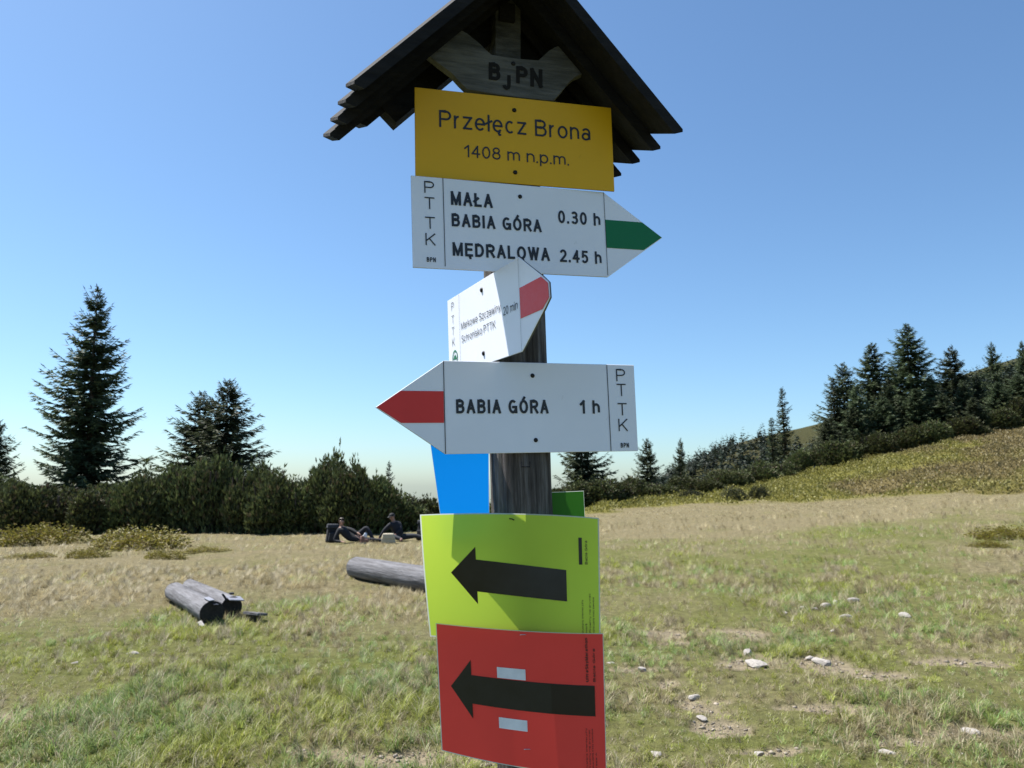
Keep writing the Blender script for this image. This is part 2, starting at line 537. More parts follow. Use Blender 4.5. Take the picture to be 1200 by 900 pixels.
def build_post():
    foot = axis_at(gz(.067, 1.42))
    root = thing('signpost', 'weathered wooden signpost with a small shingled gable roof', 'signpost', foot)
    lean = Matrix.Rotation(-math.asin(0.032), 4, 'Y')
    seg = 40
    rnd = random.Random(4)
    # facets of the hewn log: radius by angle
    facet = [(k * 2 * math.pi / 9 + rnd.uniform(-.12, .12), rnd.uniform(.0545, .058)) for k in range(9)]
    rad = []
    for k in range(seg * 2):
        t = math.pi * k / seg
        r = min(fr / max(.2, math.cos(t - fa)) for fa, fr in facet if math.cos(t - fa) > .2)
        r -= .0035 * max(0, math.sin(t * 17 + math.sin(t * 5) * 2)) ** 3 + rnd.uniform(0, .0016)
        rad.append(min(r, .0592))
    zs = np.r_[-.25, np.linspace(0, 2.34, 40)]
    V, Fq = [], []
    n = seg * 2
    for i, z in enumerate(zs):
        for k in range(n):
            t = math.pi * k / seg
            r = rad[k] * (1.02 - .01 * z) + .0012 * math.sin(z * 9 + k * .7)
            V.append((r * math.cos(t), r * math.sin(t), z))
    for i in range(len(zs) - 1):
        for k in range(n):
            Fq.append((i * n + k, i * n + (k + 1) % n, (i + 1) * n + (k + 1) % n, (i + 1) * n + k))
    post = link('post', mesh_np('post', V, Fq), M_POST, root)
    post.matrix_local = lean
    # staple left in the post under the lowest arrow board
    bm = bmesh.new()
    s0 = at(611, 541, 1.3555); s1 = at(611, 547, 1.3545); s2 = at(621, 547, 1.3545); s3 = at(621, 541, 1.3555)
    add_tube(bm, [s - foot for s in (s0, s1, s2, s3)], [.0012] * 4, 6)
    link('staple', bm_mesh(bm, 'staple'), M_NAIL, root)
    # ---- roof: frame with origin at the front end of the ridge
    yw = R(17)
    es = Vector((math.cos(yw), math.sin(yw), 0)); er = Vector((-math.sin(yw), math.cos(yw), 0)); ez = Vector((0, 0, 1))
    P0 = Vector((.0296, 1.25, 2.509)) - foot
    roof_bm = bmesh.new()
    Fm = Matrix(((es.x, er.x, 0, P0.x), (es.y, er.y, 0, P0.y), (0, 0, 1, P0.z), (0, 0, 0, 1)))
    # rafters (two pairs) and the ridge beam, below the boards
    drop = math.atan2(.315, .30)
    for y0 in (.195,):
        for s in (-1, 1):
            L = .33
            a = Matrix.Translation((0, y0, -.022)) @ Matrix.Rotation(drop * s, 4, 'Y') @ Matrix.Translation((s * L / 2, 0, -.012))
            add_box(roof_bm, (0, 0, 0), (L, .035, .042), Fm @ a)
    add_box(roof_bm, (0, .23, -.05), (.03, .20, .035), Fm)
    roof = link('roof', bm_mesh(roof_bm, 'roof'), M_ROOF, root)
    rnd = random.Random(11)
    # lapped boards: each one tips up at its back edge and rests on the next
    for s in (-1, 1):
        if s > 0:
            spec = [(-.004 + .0805 * k, .092, .4335 - .006 * k + rnd.uniform(-.003, .003)) for k in range(5)]
        else:
            spec = [(-.004 + .046 * k, .062, .435 + .0135 * k) for k in range(4)] + [(.18, .065, .40), (.238, .065, .17)]
        for k, (y0, w, L) in enumerate(spec):
            th = .02
            tip = .30 * w * (1 if s > 0 else 1.25) / .092 * .09
            bm = bmesh.new()
            ch = .012
            pts = [(0, 0), (L - .004, 0), (L, -.004), (L - ch * .6, -th), (0, -th)]
            a = [bm.verts.new((x, 0, z)) for x, z in pts]
            b = [bm.verts.new((x - ((.034 if s > 0 else .012) if x > .1 else 0), w, z + .024)) for x, z in pts]
            bm.faces.new(a); bm.faces.new(b[::-1])
            for q in range(5):
                bm.faces.new((a[q], b[q], b[(q + 1) % 5], a[(q + 1) % 5]))
            Mx = Fm @ Matrix.Translation((0, y0, .0 + rnd.uniform(-.002, .002))) @ Matrix.Rotation(drop, 4, 'Y')
            if s < 0:
                Mx = Fm @ Matrix.Translation((0, y0, .0)) @ Matrix.Scale(-1, 4, (1, 0, 0)) @ Matrix.Rotation(drop, 4, 'Y')
            me = bm_mesh(bm, 'board')
            me.transform(Mx)
            if s < 0: me.flip_normals()
            link('board', me, M_ROOF, roof)
    # king post up to the ridge
    bm = bmesh.new()
    kp = axis_at(2.40) - foot
    add_box(bm, (0, 0, 0), (.05, .05, .24), Matrix.Translation(kp + Vector((-.004, -.012, .0))) @ Matrix.Rotation(R(15), 4, 'Z'))
    link('king_post', bm_mesh(bm, 'king_post'), M_PLAQUE, root)
    # carved plaque
    yp = R(15)
    o = Vector((.0081, 1.3572, 2.36)) - foot
    Pm = Matrix.Translation(o) @ Matrix.Rotation(yp, 4, 'Z')
    pts = [(-.1737, -.023), (-.153, .0044), (-.1318, .024), (-.1166, .032), (-.1049, .031), (-.0948, .0268), (-.082, .018), (-.0698, .0095), (-.0585, -.0005), (-.0477, -.0084),
           (-.0255, -.0092), (.0128, -.008), (.0436, -.006), (.065, .0174), (.078, .027), (.0915, .0333), (.1033, .0368), (.1133, .0378), (.1265, .0202), (.1479, -.0104),
           (.1175, -.0284), (.105, -.041), (.094, -.0568), (.083, -.071), (.0725, -.083), (.0127, -.0856), (-.0474, -.0855), (-.094, -.0833), (-.108, -.071), (-.1218, -.0569), (-.1463, -.0413)]
    bm = bmesh.new(); add_prism(bm, pts, 0, .018)
    bmesh.ops.recalc_face_normals(bm, faces=bm.faces)
    pl = link('carved_plaque', bm_mesh(bm, 'carved_plaque'), M_PLAQUE, root)
    pl.matrix_local = Pm
    return root, pl, foot


POST, PLAQUE, FOOT = build_post()


# ------------------------------------------------------------------ lettering
def _arc(cx, cy, rx, ry, a0, a1, n=16):
    return [(cx + rx * math.cos(R(a0 + (a1 - a0) * k / n)), cy + ry * math.sin(R(a0 + (a1 - a0) * k / n))) for k in range(n + 1)]


XH = .73
STEM, XSTEM = [(0, 0), (0, 1)], [(0, 0), (0, XH)]
LOOP, XLOOP = _arc(.5, .5, .5, .5, 0, 360, 28), _arc(.5, XH / 2, .5, XH / 2, 0, 360, 24)
PBOWL = [(0, 1), (.58, 1)] + _arc(.58, .74, .42, .26, 90, -90) + [(0, .48)]
OGON = [(.78, 0), (.62, -.12), (.70, -.23), (.92, -.22)]
LE = [_arc(.5, XH / 2, .5, XH / 2, 0, 318, 22), [(.02, XH / 2), (1, XH / 2)]]
# strokes of a plain grotesque in a unit box (capital height 1), with the box width
GLYPH = {
    'A': (.80, [[(0, 0), (.5, 1)], [(1, 0), (.5, 1)], [(.18, .32), (.82, .32)]]),
    'B': (.76, [STEM, [(0, 1), (.55, 1)] + _arc(.55, .77, .38, .23, 90, -90) + [(0, .54)], [(0, .54), (.58, .54)] + _arc(.58, .27, .42, .27, 90, -90) + [(0, 0)]]),
    'D': (.80, [STEM, [(0, 1), (.42, 1)] + _arc(.42, .5, .58, .5, 90, -90) + [(0, 0)]]),
    'E': (.68, [STEM, [(0, 1), (1, 1)], [(0, .53), (.9, .53)], [(0, 0), (1, 0)]]),
    'G': (.86, [_arc(.5, .5, .5, .5, 48, 350, 24), [(.56, .46), (1, .46)], [(1, .46), (1, .02)]]),
    'I': (.02, [[(.5, 0), (.5, 1)]]),
    'J': (.60, [[(.85, 1), (.85, .30)] + _arc(.43, .28, .42, .28, 0, -165)]),
    'K': (.78, [STEM, [(0, .34), (1, 1)], [(.36, .58), (1, 0)]]),
    'L': (.62, [STEM, [(0, 0), (1, 0)]]),
    'M': (.94, [STEM, [(1, 0), (1, 1)], [(0, 1), (.5, .02)], [(.5, .02), (1, 1)]]),
    'N': (.80, [STEM, [(1, 0), (1, 1)], [(0, 1), (1, 0)]]),
    'O': (.86, [LOOP]),
    'P': (.74, [STEM, PBOWL]),
    'R': (.80, [STEM, PBOWL, [(.5, .48), (1, 0)]]),
    'S': (.76, [_arc(.5, .75, .47, .25, 28, 270) + _arc(.5, .25, .5, .25, 90, -150)]),
    'T': (.76, [[(0, 1), (1, 1)], [(.5, 0), (.5, 1)]]),
    'U': (.80, [[(0, 1), (0, .35)] + _arc(.5, .35, .5, .35, 180, 360) + [(1, 1)]]),
    'W': (1.15, [[(0, 1), (.26, 0)], [(.26, 0), (.5, 1)], [(.5, 1), (.74, 0)], [(.74, 0), (1, 1)]]),
    'a': (.60, [_arc(.48, .51, .44, .22, 155, 0) + [(.92, 0)], _arc(.44, .21, .44, .21, 0, 360, 20)]),
    'b': (.62, [STEM, XLOOP]),
    'c': (.58, [_arc(.5, XH / 2, .5, XH / 2, 50, 310, 20)]),
    'd': (.62, [[(1, 0), (1, 1)], XLOOP]),
    'e': (.62, LE),
    'h': (.58, [STEM, [(0, .42)] + _arc(.5, .45, .5, .28, 180, 0) + [(1, 0)]]),
    'i': (.02, [[(.5, 0), (.5, XH)], [(.5, .95), (.5, 1)]]),
    'j': (.16, [[(.9, XH), (.9, -.12)] + _arc(.3, -.12, .6, .14, 0, -90), [(.9, .95), (.9, 1)]]),
    'k': (.56, [STEM, [(0, .24), (.92, XH)], [(.36, .42), (1, 0)]]),
    'l': (.02, [[(.5, 0), (.5, 1)]]),
    'm': (.98, [XSTEM, [(0, .42)] + _arc(.25, .47, .25, .26, 180, 0) + [(.5, 0)], [(.5, .42)] + _arc(.75, .47, .25, .26, 180, 0) + [(1, 0)]]),
    'n': (.58, [XSTEM, [(0, .42)] + _arc(.5, .45, .5, .28, 180, 0) + [(1, 0)]]),
    'o': (.64, [XLOOP]),
    'p': (.62, [[(0, -.27), (0, XH)], XLOOP]),
    'r': (.32, [XSTEM, [(0, .38)] + _arc(.85, .38, .85, .35, 180, 85)]),
    's': (.56, [_arc(.5, .55, .46, .18, 28, 270) + _arc(.5, .185, .5, .185, 90, -150)]),
    't': (.30, [[(.38, .95), (.38, .16)] + _arc(.78, .16, .40, .16, 180, 270), [(0, XH), (1, XH)]]),
    'u': (.58, [[(1, 0), (1, XH)], [(0, XH), (0, .30)] + _arc(.5, .28, .5, .28, 180, 360)]),
    'w': (.86, [[(0, XH), (.26, 0)], [(.26, 0), (.5, XH)], [(.5, XH), (.74, 0)], [(.74, 0), (1, XH)]]),
    'y': (.58, [[(0, XH), (.52, 0)], [(1, XH), (.42, -.20), (.08, -.27)]]),
    'z': (.54, [[(0, XH), (1, XH)], [(1, XH), (0, 0)], [(0, 0), (1, 0)]]),
    '0': (.58, [LOOP]),
    '1': (.34, [[(.9, 0), (.9, 1)], [(.9, 1), (.0, .74)]]),
    '2': (.60, [_arc(.5, .71, .48, .29, 165, -38) + [(0, 0)], [(0, 0), (1, 0)]]),
    '3': (.60, [_arc(.48, .77, .44, .23, 155, -90), _arc(.48, .27, .5, .27, 90, -155), [(.34, .54), (.5, .54)]]),
    '4': (.62, [[(.72, 0), (.72, 1)], [(.72, 1), (0, .30)], [(0, .30), (1, .30)]]),
    '5': (.60, [[(.92, 1), (.16, 1)], [(.16, 1), (.08, .50)], _arc(.47, .32, .52, .32, 140, -150)]),
    '8': (.60, [_arc(.5, .77, .42, .23, 0, 360, 22), _arc(.5, .27, .5, .27, 0, 360, 22)]),
    '.': (.02, [[(.5, 0), (.5, .03)]]),
    ' ': (.14, []),
}
GLYPH['Ł'] = (.62, GLYPH['L'][1] + [[(-.22, .36), (.48, .64)]])
GLYPH['Ę'] = (.68, GLYPH['E'][1] + [OGON])
GLYPH['Ó'] = (.86, [LOOP, [(.46, 1.14), (.62, 1.30)]])
GLYPH['ł'] = (.02, [[(.5, 0), (.5, 1)], [(-6, .44), (7, .64)]])
GLYPH['ę'] = (.62, LE + [OGON])
GLYPH['ó'] = (.64, [XLOOP, [(.46, .87), (.64, 1.05)]])


def text_mesh(body, x0, y0, width, cap, stroke=.14, fn=None, y=-.0009, gap=.25):
    """stroke lettering in the local x-z plane: starts at (x0, y0), fitted to a width and a capital height"""
    t = stroke * cap
    ws = [GLYPH[c][0] for c in body]
    n = len(body)
    # boxes scale with k, strokes and gaps stay: width = k*cap*sum(ws) + n*t + (n-1)*gaps
    g = gap * cap * .62
    k = (width - n * t - (n - 1) * g) / (cap * max(.05, sum(ws))) if width else 1.0
    if k < .35 and width:
        g *= .45; k = max(.3, (width - n * t - (n - 1) * g) / (cap * max(.05, sum(ws))))
    V, F = [], []
    x = x0
    lay = 0
    for c, w in zip(body, ws):
        bw = w * k * cap
        for st in GLYPH[c][1]:
            if len(c) and w < .03:       # narrow upright letters: offsets measured in strokes
                P = [Vector((x + t / 2 + (px - .5) * t * .22, y0 + t / 2 + pz * (cap - t))) for px, pz in st]
            else:
                P = [Vector((x + t / 2 + px * bw, y0 + t / 2 + pz * (cap - t))) for px, pz in st]
            closed = (P[0] - P[-1]).length < 1e-6
            if closed: P = P[:-1]
            m = len(P)
            L_, R_ = [], []
            for i in range(m):
                a = P[(i - 1) % m] if (closed or i) else None
                b = P[(i + 1) % m] if (closed or i < m - 1) else None
                d0 = (P[i] - a).normalized() if a is not None else None
                d1 = (b - P[i]).normalized() if b is not None else None
                if d0 is None: d0 = d1
                if d1 is None: d1 = d0
                d = d0 + d1
                d = d.normalized() if d.length > .2 else d1
                nn = Vector((-d.y, d.x))
                mit = min(1.5, 1 / max(.5, nn.dot(Vector((-d1.y, d1.x)))))
                q = P[i].copy()
                if not closed and m == 2:
                    q = q + (d * (t / 2) if i else -d * (t / 2))
                L_.append(q + nn * t / 2 * mit); R_.append(q - nn * t / 2 * mit)
            b0 = len(V)
            yy = y - .00003 * (lay % 6); lay += 1
            for p in L_ + R_: V.append((p.x, yy, p.y))
            for i in range(m if closed else m - 1):
                j = (i + 1) % m
                F.append((b0 + i, b0 + j, b0 + m + j, b0 + m + i))
        x += bw + t + g
    if fn is not None: V = [fn(p[0], p[2], -p[1]) for p in V]
    me = bpy.data.meshes.new('lettering'); me.from_pydata([tuple(p) for p in V], [], F)
    return me


def sign_matrix(yaw, roll, pitch, uo, z):
    u = Vector((math.cos(yaw), math.sin(yaw), 0)); n = Vector((math.sin(yaw), -math.cos(yaw), 0)); v = Vector((0, 0, 1))
    u, v = u * math.cos(roll) + v * math.sin(roll), v * math.cos(roll) - u * math.sin(roll)
    v, n = v * math.cos(pitch) + n * math.sin(pitch), n * math.cos(pitch) - v * math.sin(pitch)
    o = axis_at(z) + n * .0645 + u * uo
    return Matrix(((u.x, -n.x, v.x, o.x), (u.y, -n.y, v.y, o.y), (u.z, -n.z, v.z, o.z), (0, 0, 0, 1)))


def flat_poly(name, pts, mat, parent, y=-.0007):
    me = bpy.data.meshes.new(name)
    me.from_pydata([(x, y, z) for x, z in pts], [], [tuple(range(len(pts)))])
    return link(name, me, mat, parent)


def strip(name, p, q, w, mat, parent, y=-.0009):
    (x0, z0), (x1, z1) = p, q
    d = Vector((x1 - x0, z1 - z0)).normalized(); n = Vector((-d.y, d.x)) * w / 2
    return flat_poly(name, [(x0 + n.x, z0 + n.y), (x0 - n.x, z0 - n.y), (x1 - n.x, z1 - n.y), (x1 + n.x, z1 + n.y)], mat, parent, y)


def nail(parent, x, z, r=.004):
    bm = bmesh.new()
    prof = [(0, -.0034), (.5, -.0031), (.85, -.0021), (1, -.0004), (1, .002)]
    seg = 12
    rings = [[bm.verts.new((x + f * r * math.cos(2 * math.pi * k / seg), y, z + f * r * math.sin(2 * math.pi * k / seg))) for k in range(seg)] for f, y in prof[1:]]
    c = bm.verts.new((x, prof[0][1], z))
    for k in range(seg): bm.faces.new((c, rings[0][(k + 1) % seg], rings[0][k]))
    for a, b in zip(rings, rings[1:]):
        for k in range(seg): bm.faces.new((a[k], a[(k + 1) % seg], b[(k + 1) % seg], b[k]))
    link('screw_head', bm_mesh(bm, 'screw_head', True), M_NAIL, parent)


def board_mesh(pts, mat_front, th=.0038):
    bm = bmesh.new(); add_prism(bm, pts, 0, th)
    bmesh.ops.bevel(bm, geom=[e for e in bm.edges], offset=.0007, segments=1, affect='EDGES')
    me = bm_mesh(bm, 'panel')
    me.materials.append(mat_front); me.materials.append(M_EDGE)
    for p in me.polygons:
        if abs(p.normal.y) < .9 and p.center.y > .0008: p.material_index = 1
        if p.normal.y > .9: p.material_index = 1
    return me


def sign(name, label, pose, pts, mat):
    root = link(name, None); root.empty_display_size = .05
    root.matrix_world = sign_matrix(*pose)
    tag(root, label, 'sign')
    link('panel', board_mesh(pts, mat), None, root)
    return root


def put_text(root, body, x0, y0, width, cap, stroke=.14, mat=None):
    return link('lettering', text_mesh(body, x0, y0, width, cap, stroke), mat or M_INK, root)


RD = R
# yellow name board
sg = sign('name_sign', 'yellow board naming the pass and its height, just under the roof', (RD(14.64), RD(1.5), RD(.31), -.0034, 2.1884),
          [(-.1905, .0841), (.1905, .0841), (.1905, -.0841), (-.1905, -.0841)], M_YELLOW)
put_text(sg, 'Przełęcz Brona', -.1464, .0121, .2925, .0325, .115)
put_text(sg, '1408 m n.p.m.', -.1011, -.0408, .2013, .0233, .115)
nail(sg, -.0044, .0588, .0042); nail(sg, -.0056, -.0624, .0042)

# white board, green arrow to the right
W2, H2 = .186, .0831
sg = sign('direction_sign', 'white arrow board pointing right with a green stripe tip', (RD(18.28), RD(2.31), RD(.41), -.0219, 2.0189),
          [(-W2, H2), (W2, H2), (.3079, .0014), (W2, -H2), (-W2, -H2)], M_WHITE)
flat_poly('colour_band', [(.1865, .0288), (.2650, .0288), (.3060, .0014), (.2650, -.0262), (.1865, -.0262)], M_GREENP, sg)
strip('divider', (-.1288, .0825), (-.1288, -.0785), .0013, M_INK, sg)
strip('divider', (.1857, .0825), (.1857, -.0800), .0010, M_INK, sg, -.0012)
for ch, zz in (('P', .0529), ('T', .0238), ('T', -.0122), ('K', -.0420)):
    put_text(sg, ch, -.1630, zz, .0178, .0218, .10)
put_text(sg, 'BPN', -.1616, -.0719, .0162, .0083, .17)
put_text(sg, 'MAŁA', -.1152, .0345, .0778, .0255, .185)
put_text(sg, 'BABIA GÓRA', -.1149, -.0047, .1705, .0238, .185)
put_text(sg, 'MĘDRALOWA', -.1146, -.0584, .1841, .0246, .185)
put_text(sg, '0.30 h', .0897, .0155, .0863, .0246, .17)
put_text(sg, '2.45 h', .0897, -.0587, .0847, .0240, .17)
nail(sg, .0161, .0605); nail(sg, .016, -.06)

# small-lettered board turned towards the left
W3, H3 = .1809, .0800
sg = sign('direction_sign', 'half sunlit white arrow board seen at an angle, red stripe at its blunt tip', (RD(-66.11), RD(-.89), RD(2.59), -.0202, 1.8558),
          [(-W3, H3), (W3, H3), (.2660, .0275), (.2880, .0125), (.2895, -.0120), (.2680, -.0265), (W3 + .002, -H3), (-W3, -H3)], M_WHITE)
flat_poly('colour_band', [(.1815, .0268), (.2630, .0268), (.2862, .0118), (.2878, -.0115), (.2640, -.0250), (.1822, -.0250)], M_REDP, sg)
strip('divider', (-.1100, .0790), (-.1100, -.0790), .0007, M_INKTHIN, sg)
strip('divider', (.1805, .0790), (.1822, -.0790), .0007, M_INKTHIN, sg, -.0012)
for ch, zz in (('P', .0536), ('T', .0262), ('T', .0020), ('K', -.0204)):
    put_text(sg, ch, -.1560, zz, .0150, .0165, .085)
put_text(sg, 'Markowe Szczawiny', -.1005, .0050, .2011, .0140, .105)
put_text(sg, 'Schronisko PTTK', -.1006, -.0216, .1749, .0142, .105)
put_text(sg, '20 min', .1113, -.0068, .0610, .0150, .11)
nail(sg, .0133, .0605, .0048); nail(sg, .0132, -.0589, .0048)
# round emblem: green ring with a peak in it
ring = []
for k in range(28):
    t = 2 * math.pi * k / 28
    ring.append((math.cos(t), math.sin(t)))
me = bpy.data.meshes.new('emblem')
me.from_pydata([(-.1415 + x * .0155, -.0009, -.0455 + z * .0155) for x, z in ring] + [(-.1415 + x * .0122, -.0009, -.0455 + z * .0122) for x, z in ring], [],
               [(k, (k + 1) % 28, 28 + (k + 1) % 28, 28 + k) for k in range(28)])
emb = link('emblem', me, M_GREENP, sg)
flat_poly('emblem_peak', [(-.1515, -.0490), (-.1445, -.0395), (-.1415, -.0430), (-.1385, -.0385), (-.1315, -.0490)], M_GREENP, emb)

# white board, red arrow to the left
W4, H4 = .1827, .0805
sg = sign('direction_sign', 'white arrow board pointing left with a red stripe tip', (RD(18.30), RD(1.64), RD(-.31), .0261, 1.6890),
          [(-W4, H4), (W4, H4), (W4, -H4), (-W4, -H4), (-.3005, -.0008)], M_WHITE)
flat_poly('colour_band', [(-.1840, .0272), (-.1840, -.0272), (-.2580, -.0272), (-.2985, -.0008), (-.2580, .0272)], M_REDP, sg)
strip('divider', (-.1834, .0798), (-.1826, -.0798), .0014, M_INK, sg, -.0012)
strip('divider', (.1263, .0798), (.1272, -.0798), .0014, M_INK, sg)
for ch, zz in (('P', .0492), ('T', .0215), ('T', -.0144), ('K', -.0436)):
    put_text(sg, ch, .1445, zz, .0186, .0230, .10)
put_text(sg, 'BPN', .1471, -.0738, .0168, .0086, .17)
put_text(sg, 'BABIA GÓRA', -.1626, -.0111, .1702, .0244, .185)
put_text(sg, '1 h', .0688, -.0112, .0397, .0245, .18)
nail(sg, -.0205, .057); nail(sg, -.0183, -.0583)

# plaque letters, burnt in thick hand strokes
for ch, x0, z0, w, cap, wt in (('B', -.0535, -.0590, .0225, .0345, .055), ('J', -.0275, -.0745, .0180, .0330, .06), ('P', -.0005, -.0585, .0225, .0345, .055), ('N', .0272, -.0610, .0240, .0370, .055)):
    link('lettering', text_mesh(ch, x0, z0, w, cap, .2, y=-.0012), M_BURN, PLAQUE)
nail(PLAQUE, -.0060, -.0200, .0042)


# ------------------------------------------------------------------ printed sheets
class Sheet:
    """a sheet bent through 3x3 measured points; (s,t) run left-right and top-bottom"""
    def __init__(self, rows):
        self.P = np.array([[np.array(at(*q)) for q in r] for r in rows])

    def pt(self, s, t, off=0.0):
        def bas(a): return np.array([2 * (a - .5) * (a - 1), 4 * a * (1 - a), 2 * a * (a - .5)])
        def dbas(a): return np.array([4 * a - 3, 4 - 8 * a, 4 * a - 1])
        p = np.einsum('i,j,ijk->k', bas(t), bas(s), self.P)
        if off:
            a = np.einsum('i,j,ijk->k', bas(t), dbas(s), self.P); b = np.einsum('i,j,ijk->k', dbas(t), bas(s), self.P)
            n = np.cross(a, b); n /= np.linalg.norm(n)
            if n[1] > 0: n = -n
            p = p + n * off
        return p

    def grid(self, s0, s1, t0, t1, ns, nt_, off=0.0, shape=None):
        """patch; shape(s) -> (t_top, t_bottom) for printed outlines"""
        V = []
        for j in range(nt_ + 1):
            for i in range(ns + 1):
                s = s0 + (s1 - s0) * i / ns
                a, b = (t0, t1) if shape is None else shape(s)
                V.append(self.pt(s, a + (b - a) * j / nt_, off))
        Fq = [(j * (ns + 1) + i, j * (ns + 1) + i + 1, (j + 1) * (ns + 1) + i + 1, (j + 1) * (ns + 1) + i) for j in range(nt_) for i in range(ns)]
        return np.array(V), Fq

    def thing(self, name, label, mat, org, lam=.018):
        root = link(name, None); root.location = org; root.empty_display_size = .05
        tag(root, label, 'sheet')
        self.root, self.org = root, np.array(org)
        def layer(nm, m, rects):
            V, F = [], []
            for s0, s1, t0, t1 in rects:
                a, Fq = self.grid(s0, s1, t0, t1, 24 if s1 - s0 > .2 else 1, 16 if t1 - t0 > .2 else 1, 0)
                F += [tuple(len(V) + q for q in f) for f in Fq]; V += (a - self.org).tolist()
            me = bpy.data.meshes.new(nm); me.from_pydata(V, [], F)
            for p in me.polygons: p.use_smooth = True
            link(nm, me, m, root)
        lt = lam * 1.35
        layer('paper', mat, [(lam, 1 - lam, lt, 1 - lt)])
        layer('laminate', M_LAM, [(0, lam, 0, 1), (1 - lam, 1, 0, 1), (lam, 1 - lam, 0, lt), (lam, 1 - lam, 1 - lt, 1)])
        return root

    def printed(self, name, mat, s0, s1, t0=0, t1=1, shape=None, off=.0009, ns=14, nt_=2):
        V, Fq = self.grid(s0, s1, t0, t1, ns, nt_, off, shape)
        me = bpy.data.meshes.new(name); me.from_pydata((V - self.org).tolist(), [], Fq)
        return link(name, me, mat, self.root)

    def vtext(self, body, s, t_bottom, length, size, mat=None, stroke=.16):
        """text running upwards; s of its baseline, t where it starts, length along t, capital height along s"""
        o = self.org; asp = 1.42          # sheet width over height
        def fn(x, z, h): return self.pt(s - z / asp, t_bottom - x, .0005 + h) - o
        return link('lettering', text_mesh(body, 0, 0, length, size * asp, stroke, fn=fn), mat or M_PRINT, self.root)


# lime sheet
S = Sheet([[(492, 603, 1.346), (600, 601.5, 1.352), (701.8, 607, 1.372)],
           [(497, 674, 1.381), (603, 675, 1.3555), (702.8, 675, 1.372)],
           [(504, 746, 1.420), (606, 748, 1.3585), (703.5, 746, 1.375)]])
S.thing('lime_sheet', 'lime green laminated sheet with a black arrow pointing left', M_LIME, S.pt(.5, .5), lam=.007)


def arrow(S, s_tip, s_head, s_end, tc0, tc1, half_head, half_shaft, mat, name='arrow'):
    def c(s): return tc0 + (tc1 - tc0) * (s - s_tip) / (s_end - s_tip)
    def sh_head(s):
        h = half_head * (s - s_tip) / (s_head - s_tip); return c(s) - h, c(s) + h
    def sh_shaft(s): return c(s) - half_shaft, c(s) + half_shaft
    V1, F1 = S.grid(s_tip, s_head, 0, 1, 8, 4, .0009, sh_head)
    V2, F2 = S.grid(s_head, s_end, 0, 1, 20, 4, .0009, sh_shaft)
    me = bpy.data.meshes.new(name)
    me.from_pydata((np.r_[V1, V2] - S.org).tolist(), [], list(F1) + [tuple(q + len(V1) for q in f) for f in F2])
    return link(name, me, mat, S.root)


arrow(S, .150, .290, .797, .475, .578, .230, .128, M_PRINT)
S.printed('blacked_out_line', M_MARKER, .874, .894, .18, .405, ns=3, nt_=6)
S.vtext('Babia Góra', .925, .402, .20, .0145)
for k, (tx, ln, s_) in enumerate((('Dystans orientacyjny', .27, .893), ('trasa B', .075, .915), ('Prosimy nie zrywac', .325, .939), ('oznaczenie trasy zawodow', .29, .961))):
    S.vtext(tx, s_, .965, ln, .0105)
bm = bmesh.new()
p = Vector(S.pt(.497, .048, .001)) - Vector(S.org)
add_tube(bm, [p + Vector((-.004, 0, .0012)), p + Vector((0, -.002, .0008)), p + Vector((.004, 0, -.0012))], [.0011] * 3, 6)
link('staple', bm_mesh(bm, 'staple'), M_NAIL, S.root)

# red sheet
S = Sheet([[(510.5, 730, 1.398), (613, 739, 1.343), (707, 742, 1.345)],
           [(514, 805, 1.398), (616, 819, 1.343), (709, 824, 1.343)],
           [(517.5, 879.5, 1.398), (619, 901, 1.342), (711, 908, 1.340)]])
S.thing('red_sheet', 'red laminated sheet with a black arrow and two white bars', M_RED, S.pt(.5, .5), lam=.005)
arrow(S, .073, .192, .932, .475, .485, .222, .108, M_PRINT)
S.printed('arrow_patch', M_MARKER, .655, .930, .382, .588, off=.0013, ns=8)
S.printed('white_bar', M_PRINTWHITE, .340, .505, .285, .365)
S.printed('white_bar', M_PRINTWHITE, .340, .505, .655, .735)
S.vtext('UltraSkyMarathon', .892, .350, .315, .0185, stroke=.2)
S.vtext('Babia Góra', .938, .350, .24, .0150, stroke=.18)
for k, (tx, ln, s_) in enumerate((('Dystans orientacyjny', .29, .872), ('Prosimy nie zrywac', .28, .892), ('oznaczenie trasy zawodow', .285, .912), ('trasa A', .12, .935))):
    S.vtext(tx, s_, .965, ln, .0095, M_PRINT)
for t in (.03, .86):
    bm = bmesh.new()
    p = Vector(S.pt(.5, t, .001)) - Vector(S.org)
    add_tube(bm, [p + Vector((-.0055, .001, -.0006)), p + Vector((-.003, -.0008, .0003)), p + Vector((.003, -.0008, .0003)), p + Vector((.0055, .001, -.0006))], [.0006] * 4, 6)
    link('staple', bm_mesh(bm, 'staple'), M_STAPLE, S.root)

# blue sheet behind the post, on the left
S = Sheet([[(501, 497, 1.362), (538, 497, 1.384), (573, 497, 1.405)],
           [(510.5, 565, 1.363), (543, 566, 1.384), (573, 566, 1.405)],
           [(520, 634, 1.368), (549, 635, 1.386), (574, 635, 1.405)]])
S.thing('blue_sheet', 'blue sheet fixed to the back of the post, glowing in the sun', M_BLUE, S.pt(.5, .5), lam=.004)
# dark green card behind the post, on the right
S = Sheet([[(640, 577, 1.436), (664, 576, 1.444), (684, 575, 1.452)],
           [(640, 606, 1.436), (664, 606, 1.444), (685.5, 606, 1.452)],
           [(641, 640, 1.436), (665, 640, 1.444), (687, 640, 1.452)]])
S.thing('green_card', 'small dark green card on the shaded right side of the post', M_CARD, S.pt(.5, .5), lam=.008)


